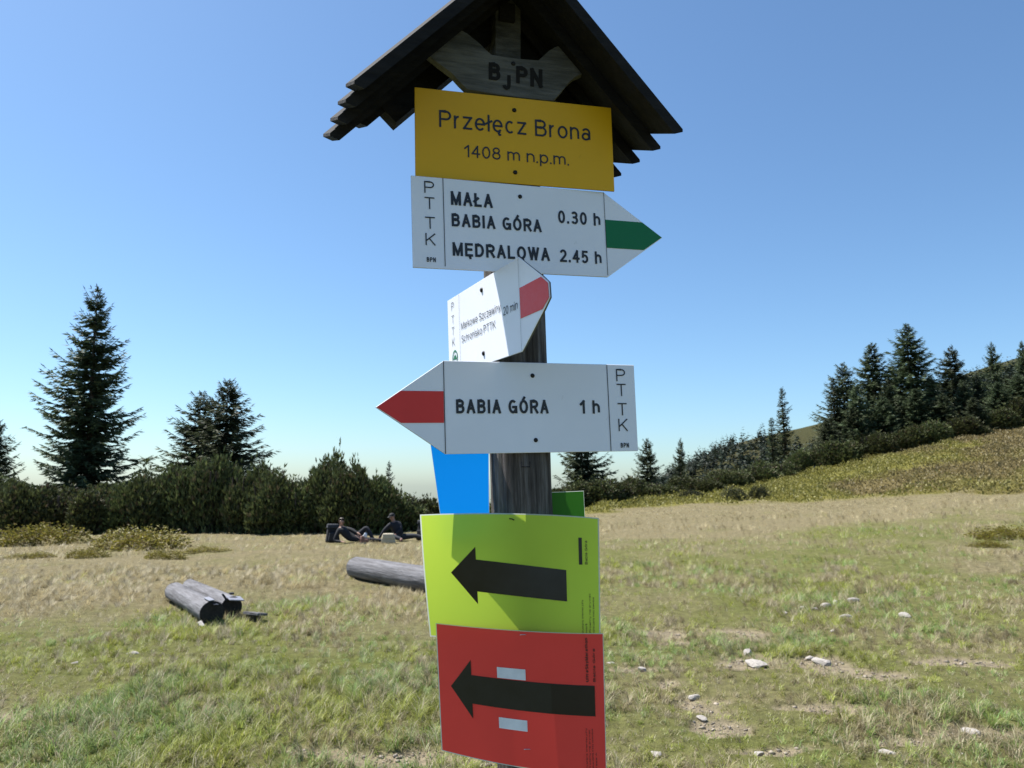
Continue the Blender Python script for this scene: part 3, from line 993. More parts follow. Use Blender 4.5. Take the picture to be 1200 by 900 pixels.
# ------------------------------------------------------------------ conifers
def kites(P, D, Wd, L, W, cols):
    """pointed leaf-like quads: base P, direction D (unit), width axis Wd, length L, width W"""
    n = len(P)
    L = L[:, None]; W = W[:, None]
    V = np.stack([P, P + D * L * .4 + Wd * W * .5, P + D * L, P + D * L * .4 - Wd * W * .5], 1).reshape(-1, 3)
    F = (np.arange(n)[:, None] * 4 + np.arange(4)[None, :])
    return V, F, np.repeat(cols, 4, 0)


def unit(a): return a / np.maximum(np.linalg.norm(a, axis=1, keepdims=True), 1e-9)


def spruce_mesh(seed, h, rbase, dens=1.0, shape=.85, upper_gap=0.0, low=.02, twig=.42, shade=1.0):
    rg = np.random.default_rng(seed)
    P, D, Wd, L, W, Cc = [], [], [], [], [], []
    z = h * .985
    ga = 0.0
    while z > h * low:
        t = 1 - z / h
        rad = rbase * (t ** shape) * 1.02 + .05
        nb = max(3, int(rg.integers(5, 8) * (dens if t > .25 else 1)))
        for k in range(nb):
            ga += 2.4 + rg.normal(0, .3)
            if rg.random() < upper_gap * (1 - t): continue
            Lb = rad * rg.uniform(.55, 1.12) * (1 + .22 * math.sin(3 * ga + seed))
            if rg.random() < .06: Lb *= 1.25
            e0 = np.interp(t, [0, .2, .5, 1], [.75, .25, -.05, -.25]) + rg.normal(0, .12)
            step = max(.045, min(.085, Lb / 9))
            m = max(3, int(Lb / step))
            s = (np.arange(m) + rg.random(m) * .7) / m
            up = np.sin(e0) * s * Lb - .10 * Lb * np.sin(s * np.pi) + .16 * Lb * s ** 2.2
            cb, sb = math.cos(ga), math.sin(ga)
            hor = np.cos(e0) * s * Lb
            zz = z + rg.normal(0, .05)
            pts = np.c_[hor * cb, hor * sb, zz + up]
            nx = np.roll(pts, -1, 0); nx[-1] = pts[-1] * 2 - pts[-2] if m > 1 else pts[-1]
            dv = nx - pts; dl = np.linalg.norm(dv, axis=1)
            P.append(pts); D.append(unit(dv)); Wd.append(unit(np.cross(dv, rg.normal(0, 1, (m, 3))))); L.append(np.clip(dl * 1.9, .08, .4)); W.append(np.full(m, .05))
            Cc.append(np.tile([.045, .055, .03], (m, 1)) * rg.uniform(.6, 1.4, m)[:, None])
            for side in (-1, 1, 0):
                mm = len(pts)
                ang = ga + side * rg.uniform(.55, 1.0, mm)
                dz = rg.normal(-.12, .16, mm) - (.35 * rg.random(mm) if side == 0 else 0)
                d = np.c_[np.cos(ang), np.sin(ang), dz]
                d = unit(d)
                wd = unit(np.cross(d, rg.normal(0, 1, (mm, 3)) * .6 + np.array([0, 0, 1])))
                ln = (twig * .8 * (1 - .7 * s) * min(1, Lb / 1.0) + .11) * rg.uniform(.6, 1.25, mm)
                P.append(pts); D.append(d); Wd.append(wd); L.append(ln); W.append(ln * rg.uniform(.2, .33, mm))
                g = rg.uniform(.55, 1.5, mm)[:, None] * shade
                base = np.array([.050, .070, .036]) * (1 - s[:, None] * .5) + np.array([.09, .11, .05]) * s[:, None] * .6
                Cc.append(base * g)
        z -= max(.10, .021 * h) * rg.uniform(.7, 1.3)
    # leader
    n = 10
    P.append(np.c_[np.zeros(n), np.zeros(n), np.linspace(h * .95, h, n)]); a = rg.random(n) * 6.28
    D.append(unit(np.c_[np.cos(a), np.sin(a), np.full(n, 1.1)])); Wd.append(unit(np.c_[-np.sin(a), np.cos(a), np.zeros(n)]))
    L.append(np.full(n, .03 * h * .7)); W.append(np.full(n, .012 * h * .5)); Cc.append(np.tile([.035, .05, .02], (n, 1)))
    return mesh_np('crown', *kites(*map(np.concatenate, (P, D, Wd, L, W, Cc))))


def trunk_mesh(h, r):
    bm = bmesh.new()
    add_tube(bm, [(0, 0, -.4), (.01 * h, 0, .3 * h), (0, .005 * h, .7 * h), (0, 0, .985 * h)], [r, r * .75, r * .35, r * .06], 8)
    return bm_mesh(bm, 'trunk', True)


def spruce(meshes, label, px, ytop, Y, rz=0., group=None, wide=1.0, sink=.1, name='spruce_tree'):
    top = at(px, ytop, Y)
    g = gz(top.x, Y)
    crown, trunk, h0 = meshes
    s = (top.z - g + sink) / h0
    o = thing(name, label, 'tree', (top.x, Y, g - sink), rz, group)
    o.scale = (s * wide, s * wide, s)
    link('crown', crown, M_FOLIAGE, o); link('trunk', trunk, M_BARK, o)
    return o


def kit(seed, h, rb, tr=None, **k):
    return spruce_mesh(seed, h, rb, **k), trunk_mesh(h, tr or .018 * h), h


K_BIG = kit(3, 10.3, 2.75, dens=1.5, shape=.74, twig=.5)
K_MID = kit(8, 6.3, 2.3, dens=1.25, shape=.72, upper_gap=.1)
K_MID2 = kit(15, 6.0, 1.9, dens=1.1, shape=.7, upper_gap=.1)
K_R1 = kit(21, 9.5, 2.7, dens=1.1, shape=.68, upper_gap=.2, twig=.6)
K_R2 = kit(27, 8.5, 2.9, dens=1.0, shape=.7, upper_gap=.35, twig=.6)
K_THIN = kit(33, 8.0, .85, dens=.9, shape=.5, upper_gap=.15)
K_WIDE = kit(41, 6.5, 2.4, dens=.95, shape=.72, upper_gap=.3, twig=.6)

GL = 'spruces behind the dark hedge'
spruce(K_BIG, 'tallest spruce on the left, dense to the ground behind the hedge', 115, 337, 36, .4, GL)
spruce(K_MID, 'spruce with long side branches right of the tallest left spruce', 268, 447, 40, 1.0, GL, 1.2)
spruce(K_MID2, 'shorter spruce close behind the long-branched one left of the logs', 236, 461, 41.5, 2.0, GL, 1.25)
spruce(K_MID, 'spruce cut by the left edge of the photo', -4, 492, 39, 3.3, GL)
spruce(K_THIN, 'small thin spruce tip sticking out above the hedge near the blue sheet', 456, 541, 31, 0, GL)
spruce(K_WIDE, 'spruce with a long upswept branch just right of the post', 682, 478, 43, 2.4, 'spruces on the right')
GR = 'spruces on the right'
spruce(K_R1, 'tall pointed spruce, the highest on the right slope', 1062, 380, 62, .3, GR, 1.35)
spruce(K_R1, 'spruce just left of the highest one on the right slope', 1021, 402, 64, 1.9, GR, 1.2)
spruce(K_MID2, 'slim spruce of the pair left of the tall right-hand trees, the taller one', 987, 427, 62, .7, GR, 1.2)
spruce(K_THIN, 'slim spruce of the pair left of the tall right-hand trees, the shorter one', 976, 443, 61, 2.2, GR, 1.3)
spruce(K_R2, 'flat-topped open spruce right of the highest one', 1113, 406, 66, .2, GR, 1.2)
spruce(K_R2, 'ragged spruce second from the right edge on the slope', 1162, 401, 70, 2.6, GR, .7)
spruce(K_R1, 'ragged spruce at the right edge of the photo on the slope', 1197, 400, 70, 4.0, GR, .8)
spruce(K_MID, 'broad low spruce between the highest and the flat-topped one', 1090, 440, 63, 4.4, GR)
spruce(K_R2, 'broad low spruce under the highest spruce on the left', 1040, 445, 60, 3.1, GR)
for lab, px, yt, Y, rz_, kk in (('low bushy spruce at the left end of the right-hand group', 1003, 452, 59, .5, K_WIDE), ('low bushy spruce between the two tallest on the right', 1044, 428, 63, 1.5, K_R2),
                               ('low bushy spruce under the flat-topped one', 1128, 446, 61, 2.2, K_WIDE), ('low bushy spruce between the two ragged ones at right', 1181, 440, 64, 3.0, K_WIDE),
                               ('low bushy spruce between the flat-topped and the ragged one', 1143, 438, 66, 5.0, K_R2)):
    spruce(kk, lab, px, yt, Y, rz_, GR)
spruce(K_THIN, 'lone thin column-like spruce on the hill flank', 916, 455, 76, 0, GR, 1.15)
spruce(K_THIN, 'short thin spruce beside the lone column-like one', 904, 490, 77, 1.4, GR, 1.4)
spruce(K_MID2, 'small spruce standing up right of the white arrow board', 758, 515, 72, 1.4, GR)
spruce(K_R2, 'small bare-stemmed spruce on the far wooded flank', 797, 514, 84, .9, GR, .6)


# dwarf mountain pines: upright bottle-brush shoots over a domed bush
def dwarf_pine_mesh(seed, w, h, n=2100):
    rg = np.random.default_rng(seed)
    lobes = [(rg.uniform(-.55, .55) * w / 2, rg.uniform(-.5, .5) * w / 2, rg.uniform(.5, 1.05) * h, rg.uniform(.3, .62) * w / 2) for _ in range(10)]
    k = rg.integers(0, len(lobes), n)
    lb = np.array(lobes)[k]
    a = rg.random(n) * 6.283
    el = np.arcsin(np.clip(rg.random(n) * 1.15 - .15, -.15, 1))
    fr = 1 - .55 * rg.random(n) ** 2
    dirv = np.c_[np.cos(a) * np.cos(el), np.sin(a) * np.cos(el), np.sin(el)]
    cz = lb[:, 2] * .42
    P = np.c_[lb[:, 0] + dirv[:, 0] * lb[:, 3] * fr, lb[:, 1] + dirv[:, 1] * lb[:, 3] * fr, cz + dirv[:, 2] * lb[:, 2] * .55 * fr]
    low = rg.random(n) < .22
    P[low, 2] = rg.uniform(.02, .35, low.sum()) * h
    P[:, 2] = np.maximum(P[:, 2], .03 + .2 * rg.random(n))
    cand = rg.random(n) < .08          # leading shoots stand proud of the dome
    P[cand, 2] += rg.uniform(.05, .50, cand.sum())
    D = unit(dirv * .55 + np.array([0, 0, .85]) + rg.normal(0, .22, (n, 3)))
    L = rg.uniform(.12, .27, n) * (h / 2.4) ** .3
    sh = rg.uniform(.45, 1.5, n)[:, None]
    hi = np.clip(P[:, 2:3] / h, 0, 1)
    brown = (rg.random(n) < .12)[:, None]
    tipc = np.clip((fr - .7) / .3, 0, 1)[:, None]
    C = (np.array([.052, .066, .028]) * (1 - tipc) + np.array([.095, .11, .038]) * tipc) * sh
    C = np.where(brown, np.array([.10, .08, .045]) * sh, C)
    out = []
    for q in range(3):
        wd = unit(np.cross(D, rg.normal(0, 1, (n, 3))))
        d2 = unit(D + rg.normal(0, .25, (n, 3)))
        out.append((P, d2, wd, L * rg.uniform(.7, 1.1, n), L * rg.uniform(.2, .32, n), C))
    return mesh_np('foliage', *kites(*[np.concatenate(q) for q in zip(*out)]))


def stems_mesh(seed, w, h):
    rg = random.Random(seed); bm = bmesh.new()
    for k in range(6):
        a = rg.uniform(0, 6.28); r = rg.uniform(.1, .35) * w
        add_tube(bm, [(0, 0, -.1), (r * .5 * math.cos(a), r * .5 * math.sin(a), h * .2), (r * math.cos(a), r * math.sin(a), h * .8)], [.06, .045, .02], 6)
    return bm_mesh(bm, 'stem')


DP = [(dwarf_pine_mesh(100 + k, 2.4, 2.4, 7200), stems_mesh(k, 2.4, 2.4)) for k in range(6)]
cnt = [0]


def dwarf_pine(px, ytop, Y, wid, label, group, sink=.15):
    top = at(px, ytop, Y); g = gz(top.x, Y)
    k = cnt[0]; cnt[0] += 1
    f, s = DP[k % 6]
    o = thing('dwarf_pine', label, 'shrub', (top.x, Y, g - sink), k * 1.7, group)
    hz = (top.z - g + sink) / 2.35
    o.scale = (wid / 2.4, wid / 2.4, hz)
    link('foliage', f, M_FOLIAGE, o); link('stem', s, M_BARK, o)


ORD = ['first', 'second', 'third', 'fourth', 'fifth', 'sixth', 'seventh', 'eighth', 'ninth', 'tenth', 'eleventh', 'twelfth', 'thirteenth', 'fourteenth', 'fifteenth', 'sixteenth',
       'seventeenth', 'eighteenth', 'nineteenth', 'twentieth', 'twenty-first', 'twenty-second', 'twenty-third']
front = [(-40, 566, 27.5), (-2, 563, 28.5), (34, 568, 27.5), (72, 570, 28), (108, 574, 27.5), (146, 566, 28), (184, 556, 28.5), (220, 546, 29), (252, 536, 28.5), (286, 545, 28.5),
         (318, 552, 28), (350, 566, 28), (382, 536, 28.5), (414, 546, 28), (442, 560, 28.5), (470, 575, 29), (494, 582, 29.5), (522, 592, 30)]
for i, (px, yt, Y) in enumerate(front):
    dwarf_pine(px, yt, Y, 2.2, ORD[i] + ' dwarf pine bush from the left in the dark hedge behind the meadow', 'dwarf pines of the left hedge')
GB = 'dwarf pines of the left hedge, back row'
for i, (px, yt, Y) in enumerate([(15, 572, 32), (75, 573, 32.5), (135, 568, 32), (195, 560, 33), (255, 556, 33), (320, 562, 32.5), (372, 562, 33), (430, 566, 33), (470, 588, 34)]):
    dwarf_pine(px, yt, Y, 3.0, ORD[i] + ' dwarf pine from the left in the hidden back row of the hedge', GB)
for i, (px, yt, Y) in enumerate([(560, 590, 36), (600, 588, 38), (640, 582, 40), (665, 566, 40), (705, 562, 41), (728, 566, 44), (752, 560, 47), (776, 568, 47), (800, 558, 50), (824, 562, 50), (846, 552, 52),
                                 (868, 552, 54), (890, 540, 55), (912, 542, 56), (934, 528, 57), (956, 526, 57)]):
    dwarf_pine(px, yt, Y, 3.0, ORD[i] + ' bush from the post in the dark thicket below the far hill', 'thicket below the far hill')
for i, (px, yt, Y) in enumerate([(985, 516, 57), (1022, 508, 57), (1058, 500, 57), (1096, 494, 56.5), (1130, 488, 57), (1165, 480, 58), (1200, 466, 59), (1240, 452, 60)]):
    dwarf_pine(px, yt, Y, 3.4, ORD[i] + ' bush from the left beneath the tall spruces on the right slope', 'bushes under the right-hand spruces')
for i, (px, yt, Y, k) in enumerate([(968, 492, 58, K_MID2), (1000, 478, 58.5, K_WIDE), (1034, 466, 59, K_MID), (1072, 456, 59, K_WIDE), (1104, 462, 58.5, K_MID), (1140, 466, 58, K_WIDE), (1168, 448, 60, K_MID), (1192, 440, 60, K_WIDE), (1222, 425, 61, K_MID)]):
    spruce(k, ORD[i] + ' young spruce from the left in the dark mass filling in below the tall ones', px, yt, Y, i * 1.3, 'young spruces on the right slope', 1.5)


# ------------------------------------------------------------------ far wood (one mass)
def far_wood():
    rg = np.random.default_rng(5)
    P, D, Wd, L, W, C = [], [], [], [], [], []
    n = 3200
    b = rg.uniform(690, 1250, n); d = rg.uniform(112, 228, n)
    # the wood thins out towards the crest on the right, where open heath shows
    crest = np.interp(b, [690, 850, 890, 930, 1000, 1250], [235, 230, 212, 196, 200, 205])
    keep = d < crest + rg.normal(0, 8, n)
    b, d = b[keep], d[keep]
    x = (b - 600) / 900 * d; z = np.maximum(hill_z(b, d), ground_z(x, d))
    h = rg.uniform(2.2, 5.0, len(b))
    for q in range(len(b)):
        m = 32
        t = rg.random(m) ** .7
        a = rg.random(m) * 6.283
        r = h[q] * .26 * t
        P.append(np.c_[x[q] + r * .2 * np.cos(a), d[q] + r * .2 * np.sin(a), z[q] + h[q] * (1 - t) + .1])
        D.append(np.c_[np.cos(a), np.sin(a), rg.normal(-.1, .25, m)])
        Wd.append(np.c_[-np.sin(a), np.cos(a), rg.normal(0, .6, m)])
        L.append(r * 1.1 + .25); W.append(r * .55 + .2)
        C.append(np.array([.036, .054, .034]) * rg.uniform(.6, 1.4) * rg.uniform(.7, 1.35, m)[:, None])
    V, F, CC = kites(np.concatenate(P), unit(np.concatenate(D)), unit(np.concatenate(Wd)), np.concatenate(L), np.concatenate(W), np.concatenate(C))
    o = link('far_wood', mesh_np('far_wood', V, F, CC), M_FOLIAGE)
    o['kind'] = 'stuff'; tag(o, 'dark conifer wood covering the flank of the far hill', 'wood')


far_wood()


# ------------------------------------------------------------------ heath on the slope
def heath():
    rg = np.random.default_rng(12)
    n = 225000
    Y = np.sqrt(rg.uniform(26 ** 2, 74 ** 2, n)); b = rg.uniform(640, 1330, n)
    x = (b - 600) / 900 * Y
    keep = rg.random(n) < heath_mask(x, Y)
    x, Y = x[keep], Y[keep]
    clump = fbm(x * .9, Y * .9, 55, 3)
    k2 = rg.random(len(x)) < sstep(.30, .55, clump) + .25
    x, Y, clump = x[k2], Y[k2], clump[k2]
    m = len(x)
    z = ground_z(x, Y) + rg.random(m) * (.08 + 1.1 * np.clip(clump - .44, 0, 1))
    a = rg.random(m) * 6.283
    D = unit(np.c_[np.cos(a) * .7, np.sin(a) * .7, rg.uniform(.2, 1.1, m)])
    Wd = unit(np.cross(D, rg.normal(0, 1, (m, 3))))
    L = rg.uniform(.07, .17, m); W = L * rg.uniform(.4, .7, m)
    C = heath_cols(x, Y) * rg.uniform(.65, 1.3, m)[:, None]
    o = link('bilberry_heath', mesh_np('bilberry_heath', *kites(np.c_[x, Y, z], D, Wd, L, W, C)), M_SHRUB)
    o['kind'] = 'stuff'; tag(o, 'low green and brown bilberry heath covering the right slope', 'heath')


heath()


def mound_mesh(seed, cols, n=5200):
    rg = np.random.default_rng(seed)
    a = rg.random(n) * 6.283; el = np.arcsin(rg.random(n)); fr = .75 + .25 * rg.random(n)
    wob = 1 + .25 * np.sin(3 * a + seed) + .15 * np.sin(7 * a + 2 * seed)
    dirv = np.c_[np.cos(a) * np.cos(el), np.sin(a) * np.cos(el), np.sin(el)]
    P = dirv * (fr * wob)[:, None] * np.array([1, 1, 1])
    D = unit(dirv * .6 + np.array([0, 0, .5]) + rg.normal(0, .5, (n, 3)))
    Wd = unit(np.cross(D, rg.normal(0, 1, (n, 3))))
    L = rg.uniform(.05, .115, n); W = L * rg.uniform(.4, .7, n)
    pick = rg.random(n)[:, None]
    C = np.where(pick < .75, np.array(cols[0]), np.array(cols[1])) * rg.uniform(.6, 1.4, n)[:, None]
    return mesh_np('foliage', *kites(P, D, Wd, L, W, C))


MOUND = [mound_mesh(k, ((.215, .19, .035), (.14, .105, .04))) for k in range(3)]
DARKM = mound_mesh(9, ((.022, .03, .012), (.05, .045, .02)))


def mound(px, py, w, d, h, label, mesh, group, name='bilberry_bush'):
    p = on_ground(px, py)
    o = thing(name, label, 'shrub', (p.x, p.y + d * .6, gz(p.x, p.y + d * .6) - .05), px * .1, group)
    o.scale = (w, d, h)
    link('foliage', mesh, M_SHRUB, o)


GM = 'yellow-green bilberry mounds at the left hedge'
mound(35, 640, 1.25, .8, .55, 'yellow-green bilberry mound at the left edge, before the hedge', MOUND[0], GM)
mound(152, 645, 1.45, .9, .52, 'largest yellow-green bilberry mound, below the tallest left spruce', MOUND[1], GM)
mound(95, 654, .45, .4, .22, 'low bilberry tuft between the two big yellow-green mounds', MOUND[2], GM)
mound(185, 655, .5, .35, .2, 'brownish low bilberry tuft in front of the largest mound', MOUND[0], GM)
mound(232, 648, .7, .5, .15, 'flat bilberry patch at the right foot of the largest mound', MOUND[2], GM)
mound(35, 655, .5, .3, .15, 'low bilberry tuft in front of the mound at the left edge', MOUND[1], GM)
GD = 'dark low bushes at the edge of the straw band'
mound(812, 586, .8, .5, .5, 'dark low bush left of three at the edge of the straw grass', DARKM, GD)
mound(862, 586, 1.5, .6, .55, 'widest dark low bush at the edge of the straw grass', DARKM, GD)
mound(893, 585, .6, .5, .62, 'small round dark bush at the edge of the straw grass', DARKM, GD)
mound(1190, 632, .8, .5, .28, 'yellow-green bilberry tuft at the right edge of the meadow', MOUND[1], 'bilberry tufts on the right')
mound(1165, 642, .4, .3, .16, 'small bilberry tuft left of the one at the right edge', MOUND[2], 'bilberry tufts on the right')


# ------------------------------------------------------------------ grass
def blades(n, y0, y1, bx0, bx1, hmin, hmax, wid, seed, simple=False, bent=.5):
    rg = np.random.default_rng(seed)
    Y = np.sqrt(rg.uniform(y0 ** 2, y1 ** 2, n)); b = rg.uniform(bx0, bx1, n)
    x = (b - 600) / 900 * Y
    # gather blades into tufts
    cell = np.interp(Y, [3, 12, 30], [.04, .10, .22])
    tx = np.floor(x / cell); ty = np.floor(Y / cell)
    jx = hash2(tx, ty, 3); jy = hash2(tx, ty, 4); th = hash2(tx, ty, 5); tc = hash2(tx, ty, 6)
    pull = .62
    x = x * (1 - pull) + (tx + jx) * cell * pull + rg.normal(0, .01, n)
    Y = Y * (1 - pull) + (ty + jy) * cell * pull + rg.normal(0, .01, n)
    s = soil_mask(x, Y); hm = heath_mask(x, Y)
    keep = (rg.random(n) > s * .82) & (rg.random(n) > hm * .9)
    x, Y, th, tc, s = x[keep], Y[keep], th[keep], tc[keep], s[keep]
    n = len(x)
    lush = fbm(x * .8, Y * .8, 31, 3)
    h = rg.uniform(hmin, hmax, n) * (.45 + .8 * th) * (.6 + 1.05 * sstep(.35, .7, lush)) * (1 - .6 * s)
    z = ground_z(x, Y) - .012
    a = rg.random(n) * 6.283 * .5 + jx[keep] * 6.283
    lean = np.abs(rg.normal(bent, .3, n))
    d = np.c_[np.cos(a) * lean, np.sin(a) * lean, np.ones(n)]
    d = unit(d)
    wd = np.c_[-np.sin(a), np.cos(a), np.zeros(n)]
    w = (wid * rg.uniform(.6, 1.4, n))[:, None]
    P = np.c_[x, Y, z]
    mid = P + d * (h * .55)[:, None]
    tip = mid + unit(d + np.c_[np.cos(a), np.sin(a), np.full(n, -.35)] * (.5 + rg.random(n)[:, None] * .6)) * (h * .5)[:, None]
    nv = 3 if simple else 5
    if simple:
        V = np.stack([P - wd * w, P + wd * w, tip], 1).reshape(-1, 3)
        F = np.arange(n)[:, None] * 3 + [0, 1, 2]
    else:
        V = np.stack([P - wd * w, P + wd * w, mid + wd * w * .7, mid - wd * w * .7, tip], 1).reshape(-1, 3)
        k = np.arange(n)[:, None] * 5
        F = np.concatenate([k + [0, 1, 2], k + [0, 2, 3], k + [3, 2, 4]])
    dry = dry_mask(x, Y)
    isd = (.55 * tc + .45 * rg.random(n)) < dry
    br = (rg.uniform(.6, 1.4, n) * (.65 + .7 * tc))[:, None]
    yel = rg.random(n)[:, None]
    cool = sstep(.45, .62, fbm(x * 1.1 + 40, Y * 1.1, 91, 3))[:, None]
    fresh = C_GREEN * (1 - cool) + np.array([.125, .215, .06]) * cool
    g = fresh * (1 - .5 * yel) + C_OLIVE * .5 * yel
    pale = rg.random(n)[:, None] < .12
    st = C_STRAW * (1 - .3 * yel) + np.array([.27, .20, .10]) * .3 * yel
    C = np.where(isd[:, None], st, g) * br
    C = np.where(pale, np.array([.48, .44, .28]), C)
    return V, F, np.repeat(C, nv, 0)


def grass():
    parts = [blades(340000, 3.7, 8.5, -220, 1420, .035, .10, .0021, 1, bent=.75), blades(320000, 8.5, 16, -200, 1400, .045, .11, .0040, 2, True, .75),
             blades(260000, 16, 40, -180, 1380, .06, .13, .0060, 3, True, .8)]
    V, F, C = [], [], []
    off = 0
    for v, f, c in parts:
        V.append(v); F.append(f + off); C.append(c); off += len(v)
    o = link('grass', mesh_np('grass', np.concatenate(V), np.concatenate(F), np.concatenate(C)), M_GRASS)
    o['kind'] = 'stuff'; tag(o, 'short green and straw-coloured mountain grass', 'grass')


grass()


# ------------------------------------------------------------------ stones
def stone_mesh(seed):
    rg = random.Random(seed)
    bm = bmesh.new()
    bmesh.ops.create_icosphere(bm, subdivisions=2, radius=.5)
    pl = [(Vector((rg.gauss(0, 1), rg.gauss(0, 1), rg.gauss(0, .7))).normalized(), rg.uniform(.26, .42)) for _ in range(9)]
    for v in bm.verts:
        for n, d in pl:
            e = v.co.dot(n) - d
            if e > 0: v.co -= n * e * .9
        v.co += Vector((rg.gauss(0, .012), rg.gauss(0, .012), rg.gauss(0, .012)))
    return bm_mesh(bm, 'stone')


STM = [stone_mesh(k) for k in range(6)]
STONES = [(968, 711, 15, .5, 'white stone, the largest of the small cluster in the middle of the right meadow'), (979, 706, 9, .5, 'tiny white stone just above the largest of the cluster on the right meadow'),
          (1000, 705, 15, .5, 'white stone at the right end of the small cluster on the right meadow'), (940, 713, 8, .5, 'tiny pale stone left of the cluster on the right meadow'),
          (955, 714, 8, .5, 'tiny pale stone touching the left of the cluster on the right meadow'), (919, 719, 10, .5, 'small pale stone at the far left of the cluster on the right meadow'),
          (1060, 723, 18, .45, 'lone bright white stone right of the cluster on the right meadow'), (991, 724, 14, .35, 'flat pale stone below the cluster on the right meadow'),
          (976, 741, 9, .4, 'tiny stone well below the cluster on the right meadow'), (963, 775, 27, .4, 'broad flat grey stone in the middle of the right meadow'),
          (949, 770, 15, .4, 'small stone touching the broad flat grey one'), (752, 784, 18, .55, 'pale stone right of the red sheet'),
          (716, 777, 16, .35, 'flat stone at the right edge of the red sheet'), (876, 765, 22, .5, 'upper stone at the bare soil patch'), (886, 778, 34, .35, 'broad stone at the lower edge of the bare soil patch'),
          (814, 817, 20, .6, 'upper stone of the two on the lower bare patch'), (822, 841, 18, .5, 'lower stone of the two on the lower bare patch'),
          (889, 882, 17, .55, 'stone near the bottom edge, right of the post'), (768, 885, 26, .4, 'flat stone near the bottom edge beside the red sheet'),
          (1041, 882, 26, .45, 'broad stone near the bottom edge on the right'), (1029, 851, 15, .5, 'small stone above the broad one near the bottom right'),
          (1137, 857, 26, .5, 'pale stone near the bottom right corner'), (1128, 884, 14, .4, 'small stone below the one near the bottom right corner'),
          (88, 777, 14, .6, 'pale stone on the grass at the far left'), (155, 766, 20, .4, 'grey flat stone below the pair of logs'),
          (820, 754, 13, .5, 'stone at the right end of the upper bare patch'), (1168, 762, 10, .4, 'tiny stone at the far right of the meadow')]
for k, (px, py, w, f, lab) in enumerate(STONES):
    p = on_ground(px, py)
    small = w < 19 and py < 750        # little stones in the sparse turf of the path
    s = w * p.y / 900 * (.95 if small else .78)
    if small: f = .55; p.z += .012
    o = tag(link('stone', STM[k % 6], M_STONE), lab, 'stone', 'pale stones lying in the grass')
    o.location = (p.x, p.y, p.z - .01 + s * f * .05); o.scale = (s * 1.15, s * .85, s * f * 1.0); o.rotation_euler = (0.1, .08, k * 1.3)


def gravel():
    rg = np.random.default_rng(77)
    tet = np.array([(1, 0, -.3), (-.5, .87, -.3), (-.5, -.87, -.3), (.5, .6, .35), (-.7, 0, .4), (.4, -.6, .3)])
    tri = [(0, 1, 3), (1, 4, 3), (1, 2, 4), (2, 5, 4), (2, 0, 5), (0, 3, 5), (3, 4, 5), (0, 2, 1)]
    V, F, C = [], [], []
    n = 0
    for cx, cy, hw, hd in SOIL:
        k = int(260 * math.sqrt(hw * hd) * 2)
        x = cx + rg.normal(0, .5, k) * hw; y = cy + rg.normal(0, .5, k) * hd
        kp = rg.random(k) < soil_mask(x, y)
        x, y = x[kp], y[kp]
        z = ground_z(x, y) - .022
        for q in range(len(x)):
            sz = rg.uniform(.003, .010) if rg.random() < .93 else rg.uniform(.012, .026)
            a = rg.random() * 6.28
            T = tet * rg.uniform(.7, 1.3, (6, 3)) * sz
            V.append(np.c_[T[:, 0] * math.cos(a) - T[:, 1] * math.sin(a) + x[q], T[:, 0] * math.sin(a) + T[:, 1] * math.cos(a) + y[q], T[:, 2] * .8 + z[q] + sz * .2])
            F += [tuple(n + i for i in t) for t in tri]; n += 6
            C.append(np.tile(np.array([.31, .265, .21]) * rg.uniform(.55, 1.25), (6, 1)))
    o = link('gravel', mesh_np('gravel', np.concatenate(V), np.array(F), np.concatenate(C)), leafy('gravel_stone', 0.0, .95))
    o['kind'] = 'stuff'; tag(o, 'loose grey gravel on the bare soil patches', 'gravel')


gravel()


